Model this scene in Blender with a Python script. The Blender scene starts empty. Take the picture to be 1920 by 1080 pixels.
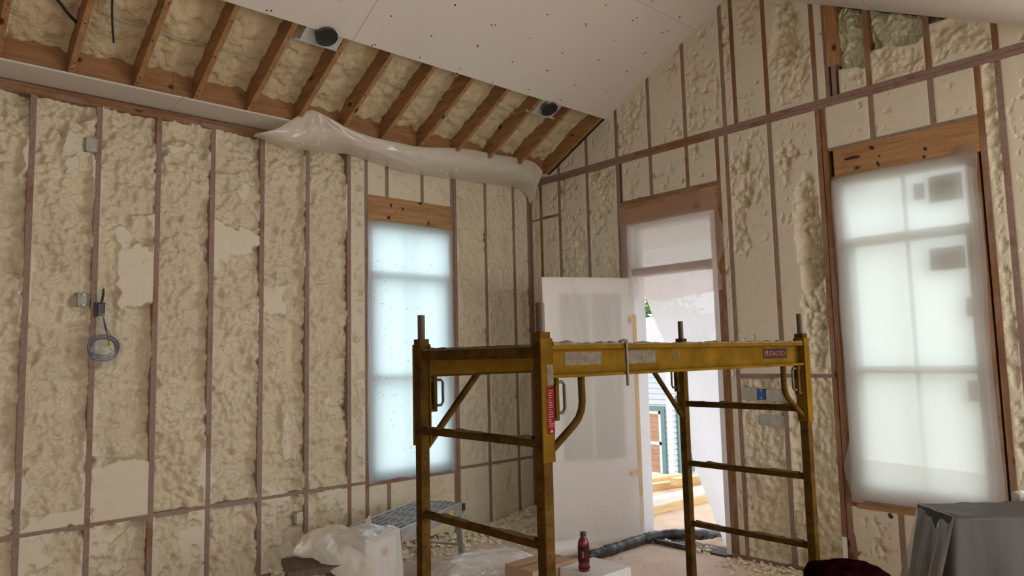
import bpy, math, random
import numpy as np
from mathutils import Matrix, Vector
random.seed(7); rng = np.random.default_rng(11)
scene = bpy.context.scene
col = scene.collection

# ------------------------------------------------------------------ camera
F = 1341.48
CAM = np.array([-5.50767, -5.76044, 1.73093])
YAW, PIT, ROL = math.radians(42.16523), math.radians(5.45516), math.radians(-1.34517)
_d = np.array([math.sin(YAW)*math.cos(PIT), math.cos(YAW)*math.cos(PIT), math.sin(PIT)])
_r = np.array([math.cos(YAW), -math.sin(YAW), 0.0]); _u = np.cross(_r, _d)
CR = _r*math.cos(ROL)+_u*math.sin(ROL); CU = -_r*math.sin(ROL)+_u*math.cos(ROL)
cam_data = bpy.data.cameras.new('camera'); cam = bpy.data.objects.new('camera', cam_data)
col.objects.link(cam); scene.camera = cam
cam_data.sensor_width = 36.0; cam_data.lens = F/1920*36.0; cam_data.clip_start = 0.05; cam_data.clip_end = 300
cam.matrix_world = Matrix(((CR[0], CU[0], -_d[0], CAM[0]), (CR[1], CU[1], -_d[1], CAM[1]),
                           (CR[2], CU[2], -_d[2], CAM[2]), (0, 0, 0, 1)))

# ------------------------------------------------------------------ world, light, exposure
world = bpy.data.worlds.new('overcast_sky'); scene.world = world; world.use_nodes = True
bgn = world.node_tree.nodes['Background']
bgn.inputs[0].default_value = (0.88, 0.95, 1.0, 1); bgn.inputs[1].default_value = 2.6
scene.view_settings.view_transform = 'Standard'; scene.view_settings.look = 'None'
scene.view_settings.exposure = 0.0; scene.view_settings.gamma = 1.0
scene.view_settings.use_curve_mapping = False
scene.cycles.use_denoising = True
scene.cycles.max_bounces = 10; scene.cycles.diffuse_bounces = 6; scene.cycles.transparent_max_bounces = 16
scene.cycles.transmission_bounces = 8; scene.cycles.caustics_reflective = False; scene.cycles.caustics_refractive = True
scene.cycles.sample_clamp_indirect = 6.0

def area_light(name, loc, rot, sx, sy, energy, color):
    l = bpy.data.lights.new(name, 'AREA'); l.shape = 'RECTANGLE'; l.size = sx; l.size_y = sy
    l.energy = energy; l.color = color
    o = bpy.data.objects.new(name, l); o.location = loc; o.rotation_euler = rot; col.objects.link(o)
    return o
# daylight by the unseen windows opposite, plus an added side light (openings are cut in those walls)
area_light('added_side_light', (-0.02, -6.5, 1.75), (0, math.radians(90), 0), 2.2, 2.2, 150, (1.0, 0.96, 0.89))  # added lamp, no window known here; rakes the left wall's foam
area_light('daylight_opposite_window', (-2.2, -8.42, 1.9), (math.radians(90), 0, 0), 3.0, 2.4, 50, (1.0, 0.96, 0.89))
area_light('daylight_opposite_window', (-6.6, -8.42, 1.9), (math.radians(90), 0, 0), 2.4, 2.4, 12, (1.0, 0.96, 0.89))

# ------------------------------------------------------------------ helpers
def ray(x, y): return _d*F + CR*(x-960) - CU*(y-540)
def onx(x, y, X=0.0): v = ray(x, y); return CAM + v*(X-CAM[0])/v[0]
def ony(x, y, Y=0.0): v = ray(x, y); return CAM + v*(Y-CAM[1])/v[1]
def onz(x, y, Z=0.0): v = ray(x, y); return CAM + v*(Z-CAM[2])/v[2]

def hsh(ix, iy, s):
    n = (ix.astype(np.int64)*374761393 + iy.astype(np.int64)*668265263 + int(s)*1442695041) & 0xffffffff
    n = ((n ^ (n >> 13))*1274126177) & 0xffffffff
    n = ((n ^ (n >> 15))*2246822519) & 0xffffffff
    return ((n ^ (n >> 16)) & 0xffffffff)/4294967296.0
def vn(x, y, s=0):
    x = np.asarray(x, float); y = np.asarray(y, float)+np.zeros_like(x)
    ix = np.floor(x); iy = np.floor(y); fx = x-ix; fy = y-iy
    fx = fx*fx*(3-2*fx); fy = fy*fy*(3-2*fy)
    a = hsh(ix, iy, s); b = hsh(ix+1, iy, s); c = hsh(ix, iy+1, s); d = hsh(ix+1, iy+1, s)
    return (a+(b-a)*fx+(c-a)*fy+(a-b-c+d)*fx*fy)*2-1
def fbm(x, y, s=0, o=4):
    t = 0; a = 1.0; n = 0
    for i in range(o):
        t = t+a*vn(x, y, s+i*17); n += a; a *= 0.5; x = np.asarray(x)*2.03; y = np.asarray(y)*2.03
    return t/n
def worley(x, y, s=0):
    ix = np.floor(x); iy = np.floor(y); best = np.full(np.shape(x), 9.0)
    for dx in (-1, 0, 1):
        for dy in (-1, 0, 1):
            cx = ix+dx; cy = iy+dy
            px = cx+hsh(cx, cy, s); py = cy+hsh(cx, cy, s+5)
            best = np.minimum(best, (px-x)**2+(py-y)**2)
    return best   # squared distance

def tag(o, label=None, cat=None, group=None, kind=None):
    if label: o['label'] = label
    if cat: o['category'] = cat
    if group: o['group'] = group
    if kind: o['kind'] = kind
    return o
def empty(name, loc=(0, 0, 0), rz=0.0, label=None, cat=None, group=None, kind=None):
    o = bpy.data.objects.new(name, None); o.empty_display_size = 0.1
    o.location = loc; o.rotation_euler = (0, 0, rz); col.objects.link(o)
    return tag(o, label, cat, group, kind)
def link(name, me, mat, parent=None):
    o = bpy.data.objects.new(name, me); col.objects.link(o)
    if mat is not None and not me.materials: me.materials.append(mat)
    if parent is not None: o.parent = parent
    return o

class MB:
    def __init__(s): s.v = []; s.f = []; s.sm = []
    def add(s, vs, fs, smooth=False):
        n = len(s.v); s.v += [tuple(map(float, p)) for p in vs]
        for f in fs: s.f.append(tuple(i+n for i in f)); s.sm.append(smooth)
        return s
    def box(s, lo, hi):
        x0, y0, z0 = lo; x1, y1, z1 = hi
        return s.add([(x0,y0,z0),(x1,y0,z0),(x1,y1,z0),(x0,y1,z0),(x0,y0,z1),(x1,y0,z1),(x1,y1,z1),(x0,y1,z1)],
                     [(0,3,2,1),(4,5,6,7),(0,1,5,4),(1,2,6,5),(2,3,7,6),(3,0,4,7)])
    def prism(s, bot, top):      # two same-length rings
        n = len(bot)
        return s.add(list(bot)+list(top), [tuple(range(n-1, -1, -1)), tuple(range(n, 2*n))] +
                     [(i, (i+1) % n, n+(i+1) % n, n+i) for i in range(n)])
    def tube(s, path, r, n=10, caps=True, smooth=True, jit=0.0):
        P = [Vector(p) for p in path]; R = r if hasattr(r, '__len__') else [r]*len(P)
        rings = []; up = None
        for i, p in enumerate(P):
            t = (P[min(i+1, len(P)-1)]-P[max(i-1, 0)]).normalized()
            if up is None:
                up = Vector((0, 0, 1)) if abs(t.z) < 0.9 else Vector((1, 0, 0))
            a = t.cross(up).normalized(); b = a.cross(t).normalized(); up = b
            ring = []
            for k in range(n):
                an = 2*math.pi*k/n; rr = R[i]*(1+jit*(random.random()-.5))
                ring.append(p+a*math.cos(an)*rr+b*math.sin(an)*rr)
            rings.append(ring)
        vs = [q for rg in rings for q in rg]
        fs = [(i*n+k, i*n+(k+1) % n, (i+1)*n+(k+1) % n, (i+1)*n+k) for i in range(len(P)-1) for k in range(n)]
        s.add(vs, fs, smooth)
        if caps:
            s.add(rings[0], [tuple(range(n))]); s.add(rings[-1], [tuple(range(n-1, -1, -1))])
        return s
    def lathe(s, prof, c=(0, 0, 0), n=24, smooth=True):
        vs = []; m = len(prof)
        for r, z in prof:
            for k in range(n):
                a = 2*math.pi*k/n; vs.append((c[0]+r*math.cos(a), c[1]+r*math.sin(a), c[2]+z))
        fs = [(i*n+k, i*n+(k+1) % n, (i+1)*n+(k+1) % n, (i+1)*n+k) for i in range(m-1) for k in range(n)]
        s.add(vs, fs, smooth)
        s.add(vs[:n], [tuple(range(n-1, -1, -1))]); s.add(vs[-n:], [tuple(range(n))])
        return s
    def mesh(s, name):
        me = bpy.data.meshes.new(name); me.from_pydata(s.v, [], s.f)
        me.polygons.foreach_set('use_smooth', s.sm); me.update()
        return me
    def build(s, name, mat, parent=None, bevel=0.0):
        o = link(name, s.mesh(name), mat, parent)
        if bevel:
            m = o.modifiers.new('bevel', 'BEVEL'); m.width = bevel; m.segments = 2; m.limit_method = 'ANGLE'
        return o

def grid_mesh(name, P, attr=None, flip=False, smooth=True):
    nv, nu = P.shape[:2]; me = bpy.data.meshes.new(name)
    idx = np.arange(nv*nu).reshape(nv, nu)
    q = np.stack([idx[:-1, :-1], idx[:-1, 1:], idx[1:, 1:], idx[1:, :-1]], -1).reshape(-1, 4)
    if flip: q = q[:, ::-1]
    nq = len(q)
    me.vertices.add(nv*nu); me.vertices.foreach_set('co', P.reshape(-1).astype(np.float32))
    me.loops.add(nq*4); me.loops.foreach_set('vertex_index', q.reshape(-1).astype(np.int32))
    me.polygons.add(nq); me.polygons.foreach_set('loop_start', np.arange(nq, dtype=np.int32)*4)
    me.polygons.foreach_set('use_smooth', np.full(nq, smooth))
    me.update(calc_edges=True)
    if attr is not None:
        a = me.attributes.new('cut', 'FLOAT', 'POINT'); a.data.foreach_set('value', attr.reshape(-1).astype(np.float32))
    me.validate()
    return me
def sheet_obj(name, P, mat, parent=None, thick=0.0012, sub=0):
    o = link(name, grid_mesh(name, P), mat, parent)
    if sub: m = o.modifiers.new('sub', 'SUBSURF'); m.levels = sub; m.render_levels = sub
    if thick:
        m = o.modifiers.new('thickness', 'SOLIDIFY'); m.thickness = thick; m.offset = 0
    return o

# ------------------------------------------------------------------ materials
class NT:
    def __init__(s, name):
        s.m = bpy.data.materials.new(name); s.m.use_nodes = True; s.t = s.m.node_tree
        s.t.nodes.clear(); s.out = s.n('ShaderNodeOutputMaterial')
    def n(s, typ, **kw):
        nd = s.t.nodes.new(typ)
        for k, v in kw.items():
            if k.startswith('i_'):
                key = k[2:]; key = int(key) if key.isdigit() else key.replace('_', ' ')
                s.set(nd.inputs[key], v)
            else: setattr(nd, k, v)
        return nd
    def set(s, inp, v):
        if isinstance(v, bpy.types.NodeSocket): s.t.links.new(v, inp)
        elif isinstance(v, bpy.types.Node): s.t.links.new(v.outputs[0], inp)
        else: inp.default_value = v
    def coords(s, scale=(1, 1, 1), rand=True, kind='Object'):
        tc = s.n('ShaderNodeTexCoord'); mp = s.n('ShaderNodeMapping'); s.set(mp.inputs[0], tc.outputs[kind]); mp.inputs[3].default_value = scale
        if rand:
            oi = s.n('ShaderNodeObjectInfo'); ml = s.n('ShaderNodeMath', operation='MULTIPLY', i_0=oi.outputs['Random'], i_1=57.0)
            s.set(mp.inputs[1], ml)
        return mp
    def noise(s, co, scale=5.0, detail=4.0, rough=0.55, dist=0.0):
        return s.n('ShaderNodeTexNoise', i_Vector=co, i_Scale=scale, i_Detail=detail, i_Roughness=rough, i_Distortion=dist)
    def ramp(s, fac, stops):
        r = s.n('ShaderNodeValToRGB', i_Fac=fac); e = r.color_ramp.elements
        while len(e) < len(stops): e.new(0.5)
        for k, (p, c) in enumerate(stops):
            e[k].position = p; e[k].color = (c, c, c, 1) if not hasattr(c, '__len__') else (*c, 1)
        return r
    def mix(s, fac, a, b, mode='MIX'):
        m = s.n('ShaderNodeMix', data_type='RGBA', blend_type=mode)
        s.set(m.inputs[0], fac)
        for k, v in ((6, a), (7, b)): s.set(m.inputs[k], (*v, 1) if isinstance(v, tuple) and len(v) == 3 else v)
        return m.outputs[2]
    def bump(s, h, strength=0.3, dist=0.01):
        return s.n('ShaderNodeBump', i_Height=h, i_Strength=strength, i_Distance=dist)
    def bsdf(s, color, rough=0.6, normal=None, **kw):
        b = s.n('ShaderNodeBsdfPrincipled')
        s.set(b.inputs['Base Color'], (*color, 1) if isinstance(color, tuple) and len(color) == 3 else color)
        s.set(b.inputs['Roughness'], rough)
        if normal is not None: s.set(b.inputs['Normal'], normal)
        for k, v in kw.items(): s.set(b.inputs[k.replace('_', ' ')], v)
        return b
    def done(s, sh): s.set(s.out.inputs[0], sh); return s.m

def m_plain(name, color, rough=0.6, var=0.12, scale=6.0, metallic=0.0, bump=0.0, bscale=60, spec=0.5):
    t = NT(name); co = t.coords(); nz = t.noise(co, scale, 5)
    c = t.mix(t.ramp(nz, [(0.3, 0.0), (0.75, 1.0)]), tuple(k*(1-var) for k in color), tuple(min(1, k*(1+var)) for k in color))
    nm = t.bump(t.noise(co, bscale, 4), bump, 0.003) if bump else None
    return t.done(t.bsdf(c, rough, nm, Metallic=metallic, Specular_IOR_Level=spec))

def m_wood(name, axis, base, dark, film=0.0, filmcol=(0.30, 0.212, 0.172), knots=True, rough=0.7):
    t = NT(name)
    sc = [9, 9, 9]; sc[axis] = 0.9
    co = t.coords(tuple(sc)); g = t.noise(co, 3.0, 6, 0.6, 0.6)
    sc2 = [60, 60, 60]; sc2[axis] = 1.5
    fine = t.noise(t.coords(tuple(sc2)), 2.0, 3)
    c = t.mix(t.ramp(g, [(0.32, 0.0), (0.62, 1.0)]), dark, base)
    c = t.mix(t.ramp(fine, [(0.35, 0.55), (0.6, 0.0)]), c, tuple(k*0.75 for k in dark))
    if knots:
        sk = [4.6, 4.6, 4.6]; sk[axis] = 2.9
        v = t.n('ShaderNodeTexVoronoi', i_Vector=t.coords(tuple(sk)), i_Scale=1.3)
        k = t.ramp(v.outputs['Distance'], [(0.09, 1.0), (0.15, 0.0)])
        c = t.mix(k, c, (0.03, 0.014, 0.008))
    if film:
        cf = t.coords(kind='Object'); f1 = t.noise(cf, 2.2, 5, 0.65, 0.4)
        fr = t.ramp(f1, [(0.62-film*0.5, 0.0), (0.72-film*0.42, min(1.0, 0.5+film*0.45))])
        f2 = t.noise(cf, 45, 4, 0.7)
        fc = t.mix(t.ramp(f2, [(0.35, 0.0), (0.8, 1.0)]), tuple(k*0.72 for k in filmcol), tuple(min(1, k*1.3) for k in filmcol))
        c = t.mix(fr, c, fc)
        sp = t.ramp(t.noise(cf, 80, 2), [(0.70, 0.0), (0.74, 0.75)])     # foam crumbs stuck to the face
        c = t.mix(sp, c, (0.55, 0.47, 0.33))
    nm = t.bump(fine, 0.25, 0.002)
    return t.done(t.bsdf(c, rough, nm))

def m_foam(name, skin, cut, stain=0.3):
    t = NT(name); co = t.coords(rand=False)
    at = t.n('ShaderNodeAttribute', attribute_name='cut')
    big = t.noise(co, 2.3, 5, 0.6); mid = t.noise(co, 14, 5, 0.6)
    s1 = t.mix(t.ramp(big, [(0.3, 0.0), (0.72, 1.0)]), tuple(k*0.86 for k in skin), skin)
    c1 = t.mix(t.ramp(mid, [(0.3, 0.0), (0.7, 1.0)]), tuple(k*0.93 for k in cut), cut)
    st = t.ramp(t.noise(co, 9, 6, 0.7, 1.0), [(0.60, 0.0), (0.75, stain)])
    c1 = t.mix(st, c1, (0.50, 0.38, 0.17))
    pits = t.ramp(t.noise(co, 55, 3, 0.6), [(0.70, 0.0), (0.76, 0.5)])
    c1 = t.mix(pits, c1, (0.42, 0.33, 0.18))
    c = t.mix(at.outputs['Fac'], s1, c1)
    vor = t.n('ShaderNodeTexVoronoi', i_Vector=co, i_Scale=62.0, feature='SMOOTH_F1')
    hs = t.n('ShaderNodeMath', operation='MULTIPLY', i_0=vor.outputs['Distance'], i_1=-1.0)
    sc = t.n('ShaderNodeMath', operation='MULTIPLY', i_0=t.noise(t.coords((12, 12, 90), rand=False), 2.0, 4), i_1=0.5)
    h = t.n('ShaderNodeMix', data_type='FLOAT'); t.set(h.inputs[0], at.outputs['Fac']); t.set(h.inputs[2], hs); t.set(h.inputs[3], sc)
    nm = t.bump(h.outputs[0], 0.8, 0.008)
    return t.done(t.bsdf(c, 0.75, nm))

def m_poly(name, tint, transl=0.55, transp=0.2, diff=0.2, refr=0.0, gloss=0.15, grough=0.25, wr=0.0, refrough=0.28):
    """thin polythene film: scatters, passes and reflects light"""
    t = NT(name); co = t.coords(rand=False)
    nm = t.bump(t.noise(t.coords((1, 1, 0.5), rand=False), 9, 5, 0.6, 0.8), wr, 0.02) if wr else None
    parts = []
    def sh(typ, **kw):
        nd = t.n(typ, **kw)
        if nm is not None and 'Normal' in nd.inputs: t.set(nd.inputs['Normal'], nm)
        return nd
    tot = 0.0; cur = None
    for w, mk in ((transl, lambda: sh('ShaderNodeBsdfTranslucent', i_Color=(*tint, 1))),
                  (diff, lambda: sh('ShaderNodeBsdfDiffuse', i_Color=(*tint, 1))),
                  (transp, lambda: sh('ShaderNodeBsdfTransparent', i_Color=(0.97, 0.97, 0.97, 1))),
                  (refr, lambda: sh('ShaderNodeBsdfRefraction', i_Color=(*tint, 1), i_Roughness=refrough, i_IOR=1.22))):
        if w <= 0: continue
        nd = mk(); tot += w
        if cur is None: cur = nd
        else: cur = t.n('ShaderNodeMixShader', i_0=w/tot, i_1=cur, i_2=nd)
    gl = sh('ShaderNodeBsdfGlossy', i_Color=(1, 1, 1, 1), i_Roughness=grough)
    lw = t.n('ShaderNodeLayerWeight', i_Blend=0.5)
    if nm is not None: t.set(lw.inputs['Normal'], nm)
    p4 = t.n('ShaderNodeMath', operation='POWER', i_0=lw.outputs['Facing'], i_1=4.0)
    k = t.n('ShaderNodeMath', operation='MULTIPLY_ADD', i_0=p4, i_1=gloss*3.0, i_2=gloss*0.35); k.use_clamp = True
    return t.done(t.n('ShaderNodeMixShader', i_0=k, i_1=cur, i_2=gl))

def m_glass(name, tint=(0.95, 0.98, 0.97)):
    t = NT(name); tr = t.n('ShaderNodeBsdfTransparent', i_Color=(*tint, 1)); gl = t.n('ShaderNodeBsdfGlossy', i_Color=(1, 1, 1, 1), i_Roughness=0.03)
    lw = t.n('ShaderNodeLayerWeight', i_Blend=0.5); p4 = t.n('ShaderNodeMath', operation='POWER', i_0=lw.outputs['Facing'], i_1=5.0)
    fr = t.n('ShaderNodeMath', operation='MULTIPLY_ADD', i_0=p4, i_1=0.9, i_2=0.05)
    return t.done(t.n('ShaderNodeMixShader', i_0=fr, i_1=tr, i_2=gl))

PINE = (0.47, 0.265, 0.115); PINED = (0.30, 0.15, 0.058)
STUD = (0.285, 0.118, 0.055); STUDD = (0.155, 0.058, 0.028)
M = {}
for nm_, ax in (('x', 0), ('y', 1), ('z', 2)):
    M['pine_'+nm_] = m_wood('pine_'+nm_, ax, PINE, PINED)
    M['stud_'+nm_] = m_wood('stud_'+nm_, ax, STUD, STUDD, film=0.62, knots=False)
    M['rawstud_'+nm_] = m_wood('rawstud_'+nm_, ax, (0.30, 0.145, 0.06), (0.17, 0.075, 0.03), film=0.25)
M['rafter'] = m_wood('rafter', 1, (0.42, 0.225, 0.095), (0.25, 0.12, 0.045))
M['ledger'] = m_wood('ledger', 0, (0.36, 0.18, 0.068), (0.24, 0.11, 0.04))
M['foam_l'] = m_foam('foam_left', (0.70, 0.612, 0.445), (0.71, 0.64, 0.50), 0.15)
M['foam_r'] = m_foam('foam_gable', (0.70, 0.62, 0.45), (0.70, 0.64, 0.505), 0.45)
M['foam_c'] = m_foam('foam_roof', (0.62, 0.51, 0.32), (0.62, 0.53, 0.36), 0.2)
M['drywall'] = m_plain('drywall', (0.605, 0.56, 0.515), 0.85, 0.03, 1.2)
M['sheathing'] = m_plain('sheathing', (0.35, 0.24, 0.13), 0.9)
M['subfloor'] = m_plain('subfloor', (0.72, 0.575, 0.48), 0.8, 0.16, 3.0)
M['black'] = m_plain('black_plastic', (0.02, 0.02, 0.022), 0.4)
M['white'] = m_plain('white_paint', (0.78, 0.78, 0.80), 0.45, 0.03)
M['yellow'] = m_plain('scaffold_yellow', (0.125, 0.066, 0.008), 0.7, 0.3, 9, bump=0.15, spec=0.0)
M['yellow_d'] = m_plain('scaffold_yellow_dirty_shaded', (0.072, 0.038, 0.009), 0.7, 0.45, 14, bump=0.3, spec=0.0)  # grime plus the dark tone of backlit parts, put into the colour
M['steel'] = m_plain('dull_steel', (0.085, 0.062, 0.04), 0.55, 0.3, 12, metallic=0.2, spec=.2)
M['gunk'] = m_plain('dried_overspray', (0.17, 0.125, 0.08), 0.9, 0.3, 22, bump=0.5, bscale=90, spec=0.0)
M['hole'] = m_plain('hole_dark', (0.006, 0.005, 0.004), 0.9)
M['alu'] = m_plain('dirty_aluminium', (0.42, 0.41, 0.40), 0.45, 0.2, 14, metallic=0.7)
M['alu_d'] = m_plain('aluminium_deck', (0.30, 0.29, 0.28), 0.6, 0.25, 30, metallic=0.4)
M['greybox'] = m_plain('grey_box', (0.40, 0.39, 0.33), 0.6, 0.15, 20)
M['blue'] = m_plain('blue_box', (0.03, 0.11, 0.36), 0.5)
M['label'] = m_plain('label_grey', (0.15, 0.12, 0.08), 0.6, 0.4, 40, spec=0.0)
M['label_k'] = m_plain('label_black', (0.035, 0.022, 0.022), 0.5, spec=0.0)
M['label_r'] = m_plain('label_red', (0.15, 0.014, 0.018), 0.5, 0.5, 60, spec=0.0)
M['ink_o'] = m_plain('ink_orange', (0.26, 0.10, 0.055), 0.5, 0.2, spec=0.0)
M['ink_k'] = m_plain('ink_dark', (0.07, 0.045, 0.03), 0.7)
M['ink_w'] = m_plain('ink_pale', (0.30, 0.18, 0.17), 0.6, spec=0.0)
M['glass'] = m_glass('window_glass')
M['sticker'] = m_plain('paper_sticker', (0.42, 0.41, 0.37), 0.7)
M['poly_win'] = m_poly('poly_window_cool', (0.76, 0.85, 0.885), 0.90, 0.0, 0.05, 0.05, 0.05, 0.4, 0.0, 0.6)
M['poly_win2'] = m_poly('poly_window_warm', (0.80, 0.79, 0.735), 0.83, 0.0, 0.07, 0.10, 0.05, 0.4, 0.0, 0.5)
M['poly_edge'] = m_poly('poly_edge', (0.93, 0.89, 0.87), 0.22, 0.52, 0.16, 0.0, 0.08, 0.3, 0.15)
M['poly_door'] = m_poly('poly_door', (0.92, 0.875, 0.83), 0.36, 0.14, 0.40, 0.0, 0.08, 0.35, 0.12)
M['poly_transom'] = m_poly('poly_transom', (1.0, 0.89, 0.83), 0.26, 0.42, 0.10, 0.20, 0.09, 0.25, 0.25, 0.3)
M['poly_drape'] = m_poly('poly_drape', (0.96, 0.905, 0.81), 0.30, 0.16, 0.50, 0.0, 0.16, 0.2, 0.15)
M['poly_clear'] = m_poly('poly_clear', (0.95, 0.94, 0.93), 0.22, 0.42, 0.26, 0.0, 0.22, 0.14, 0.2)
M['poly_floor'] = m_poly('poly_floor', (0.93, 0.92, 0.91), 0.25, 0.12, 0.55, 0.0, 0.22, 0.16, 0.2)
M['poly_grey'] = m_poly('poly_grey', (0.062, 0.055, 0.050), 0.02, 0.02, 0.94, 0.0, 0.035, 0.3, 0.10)
M['bag'] = m_poly('bag_clear', (0.8, 0.78, 0.76), 0.05, 0.86, 0.07, 0.0, 0.07, 0.2, 0.15)
M['tarp'] = m_poly('white_tarp', (0.93, 0.94, 1.0), 0.45, 0.06, 0.48, 0.0, 0.04, 0.4, 0.15)
M['poly_pleat'] = m_poly('poly_pleat', (0.30, 0.28, 0.27), 0.10, 0.45, 0.35, 0.0, 0.14, 0.14, 0.3)
m_scrap = m_plain('foam_scrap', (.80, .73, .55), .85, .18, 30)
M['tape'] = m_plain('orange_tape', (0.68, 0.46, 0.25), 0.6)

# ------------------------------------------------------------------ the shell of the room
PEAK = 2.614
def zl(u): return 3.539+0.507*u              # left ceiling slope, u = -y
def zr(u): return 6.189-0.507*u
def zslope(u): return np.minimum(zl(np.asarray(u)), zr(np.asarray(u)))
ZP0, ZP1 = 3.614, 3.690                      # top plates

floor = MB().box((-9.0, -8.5, -0.20), (0.16, 0.16, 0.0)).build('floor', M['sheathing']); tag(floor, 'plywood subfloor of the room', None, None, 'structure')
k = 0
for ix in range(4):                          # plywood sheets of the subfloor
    for iy in range(7):
        x1 = 0.0-ix*2.44; y1 = 0.0-iy*1.22
        MB().box((max(x1-2.44+.0015, -9), max(y1-1.22+.0015, -8.5), -0.001), (x1-.0015, y1-.0015, 0.004)).build('plywood_sheet', M['subfloor'], floor)

# wall sheathing, with the openings left free
WL = dict(u0=1.12, u1=2.08, z0=0.635, z1=3.024)          # window_1 in wall_left
WR = dict(u0=3.425, u1=4.345, z0=0.645, z1=3.03)         # window_2 in wall_right
DR = dict(u0=1.385, u1=2.36, z0=0.0, z1=2.985)           # door opening
b = MB(); Y0, Y1 = 0.14, 0.16
b.box((-9, Y0, -.2), (-WL['u1'], Y1, 4.05)); b.box((-WL['u1'], Y0, -.2), (-WL['u0'], Y1, WL['z0'])); b.box((-WL['u1'], Y0, WL['z1']), (-WL['u0'], Y1, 4.05)); b.box((-WL['u0'], Y0, -.2), (.16, Y1, 4.05))
wall_left = b.build('wall_left', M['sheathing']); tag(wall_left, kind='structure')
b = MB()
def gcol(u0, u1, z0, z1=None):
    if z1 is not None: b.box((.14, -u1, z0), (.16, -u0, z1)); return
    us = sorted({u0, u1} | ({PEAK} if u0 < PEAK < u1 else set())); ring = [(-u, float(zslope(max(u, 0)))+.30) for u in us]
    pts = [(-u0, z0)]+ring+[(-u1, z0)]
    b.prism([(.14, y, z) for y, z in pts], [(.16, y, z) for y, z in pts])
gcol(-.16, DR['u0'], -.2); gcol(DR['u0'], DR['u1'], DR['z1']); gcol(DR['u0'], DR['u1'], -.2, 0.0); gcol(DR['u1'], WR['u0'], -.2)
gcol(WR['u0'], WR['u1'], -.2, WR['z0']); gcol(WR['u0'], WR['u1'], WR['z1']); gcol(WR['u1'], 5.4, -.2)
b.box((0.0, -8.5, 0), (.16, -7.65, 3.9)); b.box((0, -7.65, 2.9), (.16, -5.4, 3.9)); b.box((0, -7.65, 0), (.16, -5.4, .6))
wall_right = b.build('wall_right', M['sheathing']); tag(wall_right, kind='structure')
# walls outside the picture, with their window openings
b = MB(); b.box((-9.1, -8.5, 0), (-9, .16, 4.9))
w = b.build('wall_back', M['drywall']); tag(w, kind='structure')
b = MB(); b.box((-9, -8.6, 0), (-7.9, -8.5, 3.9)); b.box((-5.3, -8.6, 0), (-3.8, -8.5, 3.9)); b.box((-.6, -8.6, 0), (.16, -8.5, 3.9))
b.box((-7.9, -8.6, 3.15), (-5.3, -8.5, 3.9)); b.box((-7.9, -8.6, 0), (-5.3, -8.5, .65)); b.box((-3.8, -8.6, 3.15), (-.6, -8.5, 3.9)); b.box((-3.8, -8.6, 0), (-.6, -8.5, .65))
w = b.build('wall_near', M['drywall']); tag(w, kind='structure')

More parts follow.
